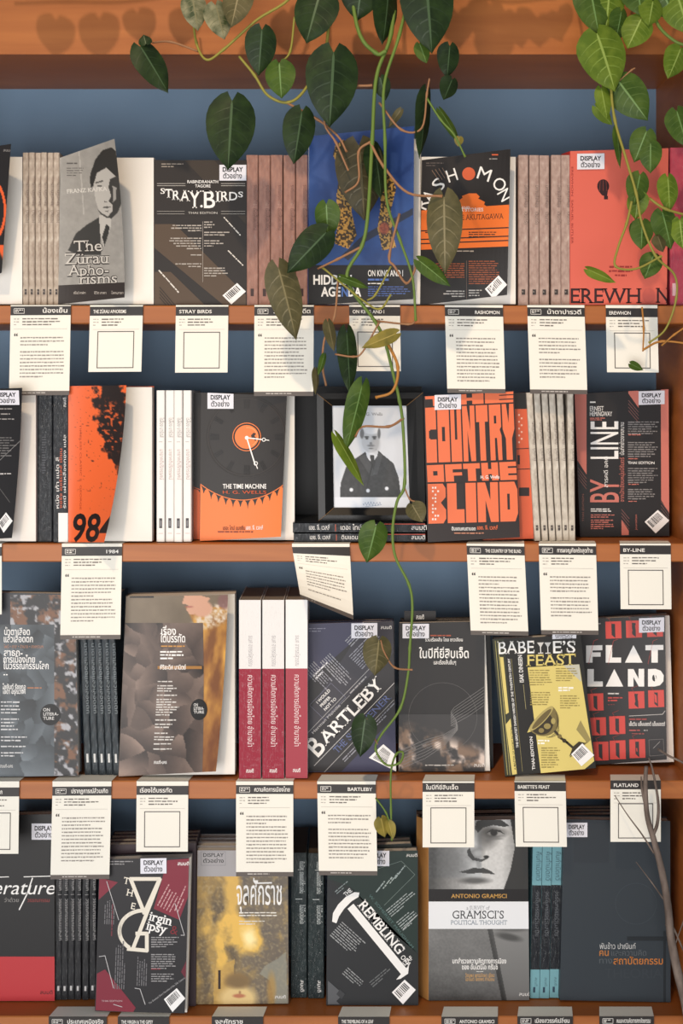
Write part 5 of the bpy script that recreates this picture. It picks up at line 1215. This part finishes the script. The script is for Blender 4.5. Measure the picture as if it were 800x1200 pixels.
plain_copies('%s slate copy behind the plain slate cover, top edge showing', 3, 'paperback_book', 4, [(668, 954), (774, 953), (776, 1164), (668, 1164)], 0.015, 0.072, (44, 46, 52), (40, 42, 48), 'copies behind the slate cover', dx=0)

# ================================================================== SHELF CARDS
card('long white text card at the left end of the top shelf edge', 1, 12.5, 359, 83, 463, 'quote', 'น้องเย็น', skew=-2, seed=1)
card('short slightly curled white card below the bent grey portrait cover', 1, 105.5, 359.5, 167.5, 435.5, 'qr', 'THE ZÜRAU APHORISMS', skew=-2, al='l', seed=2, curl=0.004)
card('short white card below the dark brown book with ornate title', 1, 206, 359.5, 267.5, 436.5, 'qr', 'STRAY BIRDS', skew=-1, al='l', seed=3)
card('long white text card under the dusty rose spines, partly behind an olive leaf', 1, 298, 359.5, 367.5, 464, 'quote', 'ราตรีของอดีต', skew=-0.5, seed=4)
card('short white card tangled behind the hanging vine leaves under the blue book', 1, 409, 359.5, 468.5, 435, 'qr', 'ON KING AND I', skew=1, al='l', seed=5, curl=0.006)
card('long white text card under the orange castle cover', 1, 521, 360, 589, 461, 'quote', 'RASHOMON', skew=3, seed=6)
card('long white text card under the mauve spines beside the coral book', 1, 617.5, 360, 684.5, 462, 'quote', 'น้ำตาปารวตี', skew=3.5, seed=7)
card('short white card under the coral red book, crossed by a dry tendril', 1, 709.5, 361, 770, 436.5, 'qr', 'EREWHON', skew=1.5, al='l', seed=8)
card('white card cut by the left frame edge on the second shelf', 2, -62, 641, 2, 720, 'qr', 'MODERN', skew=0, al='l', seed=9)
card('long white text card under the orange splatter book', 2, 72.5, 641, 143, 749, 'quote', '1984', skew=-2, seed=10)
card('curled long card whose lower left corner bends away, under the flat books', 2, 342, 641, 410, 725, 'quote', 'THE TIME MACHINE', seed=11, quad_=[(342, 641), (409.5, 641), (414, 726), (352, 700)], f=(0.0, 0.02), down=0.045)
card('long white text card under the orange block letter cover', 2, 546.5, 639.5, 614, 745, 'quote', 'THE COUNTRY OF THE BLIND', skew=5, seed=12)
card('long white text card under the leaning pale grey spines', 2, 631, 639.5, 698, 744, 'quote', 'การผจญภัยครั้งสุดท้าย', skew=3, seed=13)
card('short white card under the black and pink book', 2, 726, 639, 785.5, 714, 'qr', 'BY-LINE', skew=1, al='l', seed=14)
card('short white card under the crumpled slate book at the left frame edge', 3, -40, 923, 22.5, 1000.5, 'qr', 'น้ำตาเลือดแล้วเลือดตก', skew=-1, al='l', seed=15)
card('long white text card in front of the charcoal spines, hung from the third shelf', 3, 61.5, 922, 130.5, 1030, 'quote', 'ปรากฏการณ์ล้วนเกิด', skew=-2.5, seed=16)
card('short white card hung under the brown crumpled cover', 3, 160, 921, 220.5, 998, 'qr', 'เรื่องใต้บรรทัด', skew=-0.5, al='l', seed=17)
card('long white text card under the red and white spines', 3, 276.5, 920, 343.5, 1027, 'quote', 'ความคิดการเมืองไทย', skew=0, seed=18)
card('long white text card under the navy diagonal cover', 3, 371.5, 919, 440, 1026, 'quote', 'BARTLEBY', skew=2, seed=19)
card('short white card under the wavy line cover, over the face book', 3, 495, 917.5, 555.5, 993, 'qr', 'ในปีที่ยี่สิบเจ็ด', skew=0, al='l', seed=20)
card('short white card under the goblet cover', 3, 602.5, 916.5, 662.5, 992.5, 'qr', 'BABETTE\u2019S FEAST', skew=1.5, al='l', seed=21)
card('short white card under the red door squares, behind the dry twig', 3, 715, 914.5, 774, 986.5, 'qr', 'FLATLAND', skew=0, al='l', seed=22)
for lab, x0, x1, y0, t, al, kd in (('long card hung below the charcoal spines on the lowest shelf edge', 57, 125, 1192, 'ประเทศเหนือจริง', 'r', 'quote'), ('short card below the ivory monogram cover on the lowest shelf edge', 138, 198, 1192, 'THE VIRGIN & THE GIPSY', 'l', 'qr'), ('short card below the golden smoke cover on the lowest shelf edge', 248, 308, 1192, 'จุลศักราช', 'l', 'qr'),
    ('short card below the slanted T cover on the lowest shelf edge', 396, 456, 1191.5, 'THE TREMBLING OF A LEAF', 'l', 'qr'), ('long card below the face cover on the lowest shelf edge', 517, 583, 1191.5, 'ANTONIO GRAMSCI', 'r', 'quote'), ('long card below the teal spines on the lowest shelf edge', 606, 671, 1191, 'เมืองสวรรค์เปลี่ยน', 'r', 'quote'), ('long card below the slate cover on the lowest shelf edge', 702, 766, 1191, 'คนและความคิดทางสถาปัตยกรรม', 'r', 'quote')):
    card(lab, 4, x0, y0, x1, y0+(104 if kd == 'quote' else 76), kd, t, al=al, seed=30+int(x0))

# ================================================================== HANGING PLANTS
def leaf_mat(name, c1, c2, trans=0.25):
    m, nt, b = new_mat(name)
    tc = nt.nodes.new('ShaderNodeTexCoord'); n = nt.nodes.new('ShaderNodeTexNoise'); n.inputs['Scale'].default_value = 60; n.inputs['Detail'].default_value = 4
    r = nt.nodes.new('ShaderNodeValToRGB'); r.color_ramp.elements[0].position = 0.35; r.color_ramp.elements[1].position = 0.7
    r.color_ramp.elements[0].color = (*[lin(v) for v in c1], 1); r.color_ramp.elements[1].color = (*[lin(v) for v in c2], 1)
    nt.links.new(tc.outputs['Object'], n.inputs['Vector']); nt.links.new(n.outputs['Fac'], r.inputs[0]); nt.links.new(r.outputs[0], b.inputs['Base Color'])
    b.inputs['Roughness'].default_value = 0.46; b.inputs['Specular IOR Level'].default_value = 0.22
    t = nt.nodes.new('ShaderNodeBsdfTranslucent'); mx = nt.nodes.new('ShaderNodeMixShader'); mx.inputs[0].default_value = trans
    nt.links.new(r.outputs[0], t.inputs[0]); out = nt.nodes['Material Output']
    nt.links.new(b.outputs[0], mx.inputs[1]); nt.links.new(t.outputs[0], mx.inputs[2]); nt.links.new(mx.outputs[0], out.inputs['Surface'])
    return m
LM = {'d': leaf_mat('leaf_dark_green', (30, 46, 24), (46, 66, 32)), 'm': leaf_mat('leaf_mid_green', (58, 84, 28), (82, 106, 40)), 'l': leaf_mat('leaf_light_green', (94, 120, 34), (124, 146, 50), 0.35), 'o': leaf_mat('leaf_olive', (88, 84, 56), (114, 106, 72), 0.35), 'b': leaf_mat('leaf_backlit_brown', (62, 58, 40), (80, 74, 50), 0.3), 'y': leaf_mat('leaf_yellowing', (158, 142, 66), (120, 112, 54), 0.3), 'v': leaf_mat('leaf_variegated', (70, 80, 50), (170, 164, 130))}  # 'b': backlit tone of one leaf painted into its colour
RIB = {'b': C(92, 84, 58), 'd': C(66, 88, 58), 'm': C(104, 134, 76), 'l': C(140, 160, 78), 'o': C(126, 116, 82), 'y': C(170, 150, 80), 'v': C(130, 124, 90)}
VEIN = {'b': C(80, 74, 52), 'd': C(46, 66, 36), 'm': C(78, 102, 44), 'l': C(118, 140, 54), 'o': C(112, 104, 72), 'y': C(160, 142, 74), 'v': C(120, 118, 84)}
PROF = [(-0.07, 0.20), (-0.035, 0.46), (0.03, 0.72), (0.12, 0.9), (0.23, 0.99), (0.34, 1.0), (0.46, 0.96), (0.58, 0.86), (0.69, 0.71), (0.79, 0.51), (0.87, 0.32), (0.94, 0.13), (1.0, 0.0)]
def leaf(mb, bx, by, tx, ty, w, k='d', Y=-0.09, yaw=None, dY=None, fold=0.22, curl=None, r=random.Random(3)):
    """heart-shaped leaf from its stalk end to its tip"""
    yaw = r.uniform(-22, 22) if yaw is None else yaw
    dY = r.uniform(-0.012, 0.012) if dY is None else dY
    B = P(bx, by, Y); T = P(tx, ty, Y+dY)
    L = T-B; ln = L.length; ld = L.normalized()
    sd = ld.cross(Vector((0, 1, 0))).normalized(); sd = (sd*math.cos(math.radians(yaw))+Vector((0, 1, 0))*math.sin(math.radians(yaw))).normalized()
    nm = sd.cross(ld).normalized()
    if nm.y > 0: nm = -nm
    W = w*S*0.5*(D+Y)/D/max(0.5, math.cos(math.radians(yaw))); cl = r.uniform(0.02, 0.1) if curl is None else curl
    cols = (-1.0, -0.66, -0.33, -0.05, 0.05, 0.33, 0.66, 1.0)
    V = []; F = []; Fr = []; nc = len(cols)
    for t, h in PROF:
        for c in cols:
            a = abs(c); bx_ = 0
            tt = t
            if t < 0.1: tt = t+(0.12*(1-a*1.1) if t < 0 else 0.06*(1-a))*1.0
            lift = -fold*W*h*(a**1.3)*0.9+0.05*W*math.sin(t*9+c*3)*a      # blade folds back from the rib
            drop = cl*ln*(tt**2)
            V.append(B+ld*(tt*ln)+sd*(c*W*h)+nm*lift-nm*drop)
    for i in range(len(PROF)-1):
        for j in range(nc-1):
            q = (i*nc+j, i*nc+j+1, (i+1)*nc+j+1, (i+1)*nc+j)
            (Fr if j == 3 else F).append(q)
    mb.add(V, F, LM[k]); mb.add(V, Fr, RIB[k])
    def sf(t, c):
        a = abs(c); h = float(np.interp(t, [q[0] for q in PROF], [q[1] for q in PROF]))
        lift = -fold*W*h*(a**1.3)*0.9+0.05*W*math.sin(t*9+c*3)*a
        return B+ld*(t*ln)+sd*(c*W*h)+nm*(lift+0.0003)-nm*(cl*ln*t*t)
    if w > 18:
        for t0 in (0.12, 0.26, 0.41, 0.56, 0.70):
            for s_ in (-1, 1):
                pv = [(t0+0.02, 0.06), (t0+0.05, 0.33), (t0+0.10, 0.62), (t0+0.17, 0.86)]
                vv = []
                for i_, (t, c) in enumerate(pv):
                    wv = 0.011*(1-0.22*i_)
                    vv += [sf(t-wv, c*s_), sf(t+wv, c*s_)]
                mb.add(vv, [(0, 1, 3, 2), (2, 3, 5, 4), (4, 5, 7, 6)], VEIN[k])
    # underside shell 0.4 mm behind
    V2 = [v-nm*0.0004 for v in V]; mb.add(V2, [q[::-1] for q in F+Fr], LM[k])
def smooth(pts, n=6):
    pts = [np.array(p, float) for p in pts]; out = []
    pp = [2*pts[0]-pts[1]]+pts+[2*pts[-1]-pts[-2]]
    for i in range(1, len(pp)-2):
        p0, p1, p2, p3 = pp[i-1:i+3]
        for k in range(n):
            t = k/n
            out.append(0.5*((2*p1)+(-p0+p2)*t+(2*p0-5*p1+4*p2-p3)*t*t+(-p0+3*p1-3*p2+p3)*t**3))
    out.append(pts[-1])
    return out
GST = C(98, 122, 52, rough=0.5); PST = C(150, 108, 76, rough=0.5); YST = C(140, 134, 58, rough=0.5); OST = C(170, 116, 52, rough=0.5)
def vine(mb, pts, r0, r1, mat):
    """pts: (px, py, depth)"""
    q = smooth(pts); n = len(q)
    mb.tube([P(a[0], a[1], a[2]) for a in q], [r0+(r1-r0)*i/(n-1)+(0.0006 if i % 12 == 6 else 0) for i in range(n)], mat, 8)
def plant(name, label, vines, leaves, origin):
    root = empty(name, origin); tag(root, label, 'plant')
    mb = MB()
    for v in vines: vine(mb, *v)
    mb.build('stems', origin, root, smooth=True)
    mb = MB()
    for l in leaves: leaf(mb, *l[:5], **(l[5] if len(l) > 5 else {}))
    mb.build('foliage', origin, root, smooth=True)
    return root
y = -0.09
TOPZ = -70
vin = [
 ([(470, TOPZ-4, 0.06), (468, TOPZ-10, -0.022), (466, -40, -0.05), (458, 40, -0.08), (441, 90, -.09), (436, 165, -.09), (431, 250, -.09), (424, 288, -.085), (407, 318, -.08), (412, 340, -.08), (436, 372, -.075), (450, 398, -.07), (461, 440, -.06), (468, 470, -.055), (472, 500, -.05), (474, 566, -.05), (465, 588, -.05), (460, 620, -.05), (463, 652, -.05), (479, 685, -.05), (483, 712, -.05), (480, 760, -.05), (478, 790, -.05), (469, 830, -.05), (446, 862, -.05), (440, 878, -.05), (452, 896, -.05), (468, 894, -.055), (472, 882, -.06), (464, 884, -.05), (458, 905, -.045), (458, 950, -.04), (459, 985, -.04)], 0.0028, 0.0013, GST),
 ([(490, TOPZ-4, 0.06), (489, TOPZ-10, -0.022), (486, -40, -.06), (468, 40, -.1), (450, 100, -.105), (451, 165, -.105), (453, 235, -.1), (468, 280, -.09), (483, 325, -.085), (487, 376, -.08)], 0.0025, 0.0016, GST),
 ([(452, 60, -.09), (440, 62, -.09), (418, 30, -.09), (404, TOPZ-10, -0.026), (402, TOPZ-4, .05)], 0.0028, 0.0026, GST),
 ([(434, 168, -.09), (450, 196, -.1), (478, 226, -.11), (518, 230, -.11)], 0.0020, 0.0016, PST),
 ([(434, 166, -.09), (420, 178, -.09), (420, 212, -.09), (404, 226, -.09)], 0.0018, 0.0013, PST),
 ([(436, 100, -.09), (405, 105, -.09), (380, 140, -.09), (394, 168, -.09), (408, 200, -.085)], 0.0018, 0.0013, PST),
 ([(232, 60, -.06), (200, 49, -.05), (178, 50, -.05)], 0.0016, 0.0012, PST), ([(225, 10, -.05), (230, 50, -.06), (242, 70, -.07), (262, 58, -.07), (300, 24, -.08), (345, -10, -.08), (350, TOPZ-10, -0.026), (350, TOPZ-4, .05)], 0.0016, 0.0022, YST),
 ([(280, 66, -.08), (298, 88, -.08), (314, 112, -.08), (338, 120, -.08), (358, 104, -.08), (380, 62, -.08), (385, 30, -.08)], 0.0018, 0.0022, YST),
 ([(335, 120, -.08), (372, 140, -.08), (396, 160, -.085), (406, 178, -.09)], 0.0017, 0.0013, PST), ([(345, 20, -.08), (340, 60, -.08), (328, 74, -.08)], 0.0016, 0.0013, YST),
 ([(444, 120, -.1), (470, 152, -.1), (494, 150, -.1), (500, 110, -.1), (503, 92, -.1)], 0.0015, 0.0012, PST), ([(500, 115, -.1), (516, 140, -.1), (532, 158, -.1), (545, 184, -.1)], 0.0015, 0.0012, GST),
 ([(422, 290, -.085), (395, 304, -.085), (372, 315, -.09)], 0.0018, 0.0013, PST), ([(458, 345, -.085), (445, 362, -.085), (425, 352, -.085), (376, 312, -.085)], 0.0014, 0.0012, YST),
 ([(468, 250, -.1), (456, 300, -.09), (462, 312, -.09), (476, 332, -.085), (486, 316, -.085), (486, 306, -.085)], 0.0018, 0.0014, PST), ([(458, 312, -.085), (440, 345, -.08), (430, 352, -.08)], 0.0013, 0.0012, YST),
 ([(440, 376, -.07), (478, 380, -.075), (487, 376, -.08)], 0.0014, 0.0012, PST), ([(396, 325, -.08), (392, 370, -.08), (380, 398, -.08), (378, 430, -.075), (382, 452, -.07)], 0.0014, 0.0016, PST), ([(392, 415, -.08), (414, 418, -.08), (425, 412, -.08), (444, 378, -.075)], 0.0013, 0.0012, PST),
 ([(452, 398, -.07), (466, 430, -.08), (460, 458, -.08), (440, 466, -.075)], 0.0022, 0.0018, OST), ([(473, 490, -.05), (455, 500, -.06), (425, 500, -.065), (416, 512, -.07)], 0.0018, 0.0013, PST),
 ([(474, 572, -.05), (480, 585, -.05), (488, 588, -.05)], 0.0012, 0.0010, PST), ([(483, 785, -.05), (462, 782, -.055), (450, 764, -.06), (446, 750, -.06)], 0.0014, 0.0010, PST), ([(442, 872, -.05), (434, 855, -.055), (430, 842, -.06)], 0.0012, 0.0010, PST),
 ([(440, 935, -.04), (452, 952, -.04), (458, 970, -.04)], 0.0013, 0.0010, GST), ([(0, -50, -.07), (60, -62, -.08), (130, -62, -.08), (230, -66, -.07), (330, -70, -.06), (400, -80, -.03), (420, -74, .05)], 0.0022, 0.0026, GST), ([(640, -66, -.08), (560, -66, -.08), (500, -80, -.03), (492, -74, .05)], 0.0022, 0.0024, GST), ([(372, 24, -.08), (376, -20, -.06), (378, TOPZ-10, -0.026), (378, TOPZ-4, .05)], 0.002, 0.002, GST),
]
lv = [
 (163, 52, 198, 107, 34, dict(k='d', yaw=25)), (171, 52, 168, 40, 16, dict(k='d')), (272, 114, 267, 199, 58, dict(k='d', yaw=6, Y=-.1)), (307, 32, 303, 89, 37, dict(k='d', yaw=10)), (327, 72, 329, 114, 36, dict(k='m', yaw=-8)),
 (391, 57, 387, 148, 62, dict(k='d', yaw=8, Y=-.11)), (354, 128, 345, 192, 38, dict(k='d', yaw=14)), (376, -12, 358, 49, 52, dict(k='d', yaw=-10, Y=-.1)), (498, -34, 507, 62, 64, dict(k='d', yaw=6, Y=-.12)),
 (225, -6, 232, 36, 30, dict(k='v')), (252, 4, 264, 46, 32, dict(k='v', yaw=20)), (282, -16, 270, 30, 36, dict(k='o')), (425, -30, 418, 24, 50, dict(k='d')), (455, -14, 452, 52, 30, dict(k='d', yaw=40)), (445, 90, 452, 118, 20, dict(k='d')),
 (527, 52, 524, 92, 27, dict(k='d')), (500, 105, 494, 186, 19, dict(k='d', yaw=50)), (530, 92, 520, 118, 22, dict(k='d', yaw=30)), (515, 128, 541, 168, 13, dict(k='m', yaw=40)), (491, 50, 500, 74, 18, dict(k='m')), (538, 160, 537, 172, 11, dict(k='y')), (470, 128, 455, 150, 10, dict(k='o')),
 (382, 237, 384, 282, 30, dict(k='m', yaw=-14)), (384, 270, 337, 320, 40, dict(k='d', yaw=10, Y=-.1)), (325, 310, 349, 399, 40, dict(k='o', yaw=12, Y=-.1)), (420, 166, 428, 258, 58, dict(k='b', yaw=8, Y=-.075)), (438, 170, 450, 232, 26, dict(k='d', yaw=40, Y=-.07)),
 (520, 227, 521, 321, 42, dict(k='o', yaw=-10, Y=-.11)), (489, 304, 528, 334, 20, dict(k='m', yaw=12)), (406, 386, 411, 463, 24, dict(k='d', yaw=24, Y=-.08)), (425, 448, 406, 531, 27, dict(k='m', yaw=20, Y=-.08)), (393, 509, 428, 568, 14, dict(k='l', yaw=46, Y=-.075)),
 (441, 614, 430, 661, 34, dict(k='m', yaw=8, Y=-.06)), (482, 590, 494, 612, 24, dict(k='o', yaw=-20, Y=-.05)), (444, 748, 440, 792, 34, dict(k='o', yaw=12, Y=-.06)), (428, 840, 421, 888, 30, dict(k='d', yaw=-12, Y=-.06)), (446, 958, 452, 982, 18, dict(k='y', Y=-.04)), (455, 962, 460, 984, 12, dict(k='y', Y=-.042, yaw=-30)),
 (384, 376, 392, 412, 14, dict(k='o', yaw=30)), (466, 390, 424, 408, 18, dict(k='y', yaw=10)), (398, 324, 433, 337, 11, dict(k='m', yaw=30, Y=-.085)), (380, 415, 374, 440, 8, dict(k='m', yaw=30)), (370, 432, 372, 462, 8, dict(k='o', yaw=50)),
 (320, -60, 325, -8, 44, dict(k='d')), (200, -60, 195, -10, 40, dict(k='m')), (560, -70, 548, -20, 46, dict(k='m')), (590, -60, 600, -14, 44, dict(k='m')), (40, -62, 38, -14, 46, dict(k='d', Y=-.1)), (92, -64, 95, -6, 50, dict(k='d', Y=-.1)), (140, -60, 150, -16, 40, dict(k='d', Y=-.09)), (520, -70, 524, -20, 46, dict(k='d', Y=-.1)), (562, -60, 568, -4, 50, dict(k='d', Y=-.11)), (615, -64, 620, -18, 44, dict(k='m', Y=-.1)),
]
plant('trailing_plant', 'heart-leaved trailing vine hanging down the middle over three shelves of books', vin, lv, P(430, TOPZ-5, 0.03))
vin2 = [
 ([(745, TOPZ-4, .06), (742, TOPZ-10, -0.022), (736, -30, -.05), (722, 40, -.08), (716, 95, -.09), (720, 140, -.09), (733, 185, -.095), (745, 226, -.1), (752, 262, -.1), (768, 300, -.1), (790, 322, -.09), (792, 350, -.08), (780, 385, -.07), (760, 402, -.06)], 0.0022, 0.0013, YST),
 ([(795, TOPZ-4, .06), (794, TOPZ-10, -0.022), (790, -20, -.05), (768, 20, -.08), (790, 48, -.09), (820, 56, -.09)], 0.0026, 0.002, GST), ([(760, 232, -.1), (780, 245, -.1), (815, 255, -.09)], 0.0018, 0.0016, YST),
 ([(740, 236, -.1), (734, 262, -.1), (724, 290, -.1), (721, 312, -.1), (745, 315, -.1), (775, 300, -.1)], 0.0017, 0.0014, YST), ([(752, 360, -.02), (754, 385, -.03), (753, 412, -.03)], 0.0013, 0.001, OST), ([(753, 410, -.03), (775, 400, -.05), (815, 404, -.06)], 0.0016, 0.0013, OST),
 ([(775, 405, -.05), (790, 392, -.06), (815, 375, -.07)], 0.0013, 0.0012, OST), ([(725, 95, -.09), (740, 82, -.09), (744, 80, -.09)], 0.0012, 0.001, PST), ([(668, -40, -.03), (680, 10, -.08), (712, 60, -.09)], 0.002, 0.0018, YST), ([(668, -40, -.03), (668, TOPZ-10, -0.026), (668, TOPZ-4, .05)], 0.002, 0.002, YST),
]
lv2 = [
 (690, -20, 702, 40, 44, dict(k='m', yaw=8)), (698, 36, 723, 106, 58, dict(k='l', yaw=8, Y=-.11)), (722, 92, 759, 141, 44, dict(k='m', yaw=-10)), (714, -12, 710, 38, 40, dict(k='l')), (752, 20, 735, 56, 36, dict(k='l', yaw=-12)), (745, -26, 752, 18, 44, dict(k='m')), (772, -22, 790, 24, 44, dict(k='m', yaw=-14)), (728, 12, 722, 52, 24, dict(k='m', yaw=30)),
 (792, -10, 808, 40, 46, dict(k='l', yaw=-10)), (765, 0, 760, 30, 30, dict(k='l')), (798, 55, 784, 92, 30, dict(k='l', yaw=20)), (704, 102, 712, 140, 19, dict(k='l', yaw=10)), (697, 124, 718, 147, 16, dict(k='l')), (722, 150, 728, 197, 11, dict(k='m', yaw=40)), (758, 152, 743, 190, 30, dict(k='m')), (762, 166, 762, 203, 27, dict(k='m', yaw=-8)), (750, 203, 743, 240, 28, dict(k='m', yaw=6)),
 (782, 206, 786, 248, 26, dict(k='l', yaw=14)), (748, 226, 744, 258, 24, dict(k='l', yaw=-20)), (752, 258, 752, 292, 29, dict(k='m', yaw=4)), (775, 246, 788, 292, 32, dict(k='m', yaw=10)), (796, 256, 800, 292, 24, dict(k='l', yaw=-20)), (766, 298, 755, 326, 26, dict(k='m', yaw=-16)), (687, 315, 722, 330, 14, dict(k='l', yaw=30)), (792, 128, 806, 172, 34, dict(k='m', yaw=10)), (738, 426, 754, 434, 10, dict(k='m', Y=-.03)), (770, 276, 778, 294, 18, dict(k='o', yaw=30)),
 (640, -60, 650, -10, 44, dict(k='m')), (700, -70, 690, -30, 40, dict(k='m')),
]
plant('trailing_plant', 'bright green trailing vine at the upper right in front of the coral book', vin2, lv2, P(745, TOPZ-5, 0.03))

# dry branch in front of the bottom row
BARK = ramp_mat('dry_bark', [(0.3, (74, 62, 56)), (0.6, (112, 98, 90)), (0.8, (136, 122, 112))], scale=(80, 80, 30), rough=0.8, bump=0.3)
org = P(806, 1230, -0.05)
mb = MB(); yb = -0.05
mb.tube([P(*p) for p in smooth([(812, 1240, yb), (804, 1180, yb), (794, 1140, yb), (786, 1100, yb), (782, 1060, yb), (775, 1020, yb), (766, 985, yb), (758, 955, yb), (756, 920, yb), (757, 898, yb)])], [0.0072-0.0046*i/54 for i in range(55)], BARK, 10)
for pts, r in (([(764, 980, yb), (770, 965, yb), (771, 940, yb), (765, 905, yb), (760, 888, yb)], 0.0028), ([(757, 948, yb), (752, 925, yb), (751, 910, yb)], 0.0024), ([(766, 1000, yb), (752, 978, yb+.01), (735, 955, yb+.02), (720, 932, yb+.03)], 0.0014), ([(778, 1055, yb), (764, 1035, yb+.01), (745, 1010, yb+.02)], 0.0012), ([(784, 1085, yb), (790, 1090, yb), (803, 1120, yb)], 0.0022), ([(780, 1085, yb), (785, 1081, yb)], 0.003), ([(771, 878, yb), (782, 885, yb), (812, 905, yb-.01), (822, 960, yb), (812, 1040, yb), (790, 1110, yb)], 0.0018)):
    q = smooth(pts); mb.tube([P(*p) for p in q], [r*(1-0.6*i/(len(q)-1)) for i in range(len(q))], BARK, 7)
o = mb.build('dry_branch', org, smooth=True); tag(o, 'bare grey forked twig rising at the right edge before the slate book', 'branch')
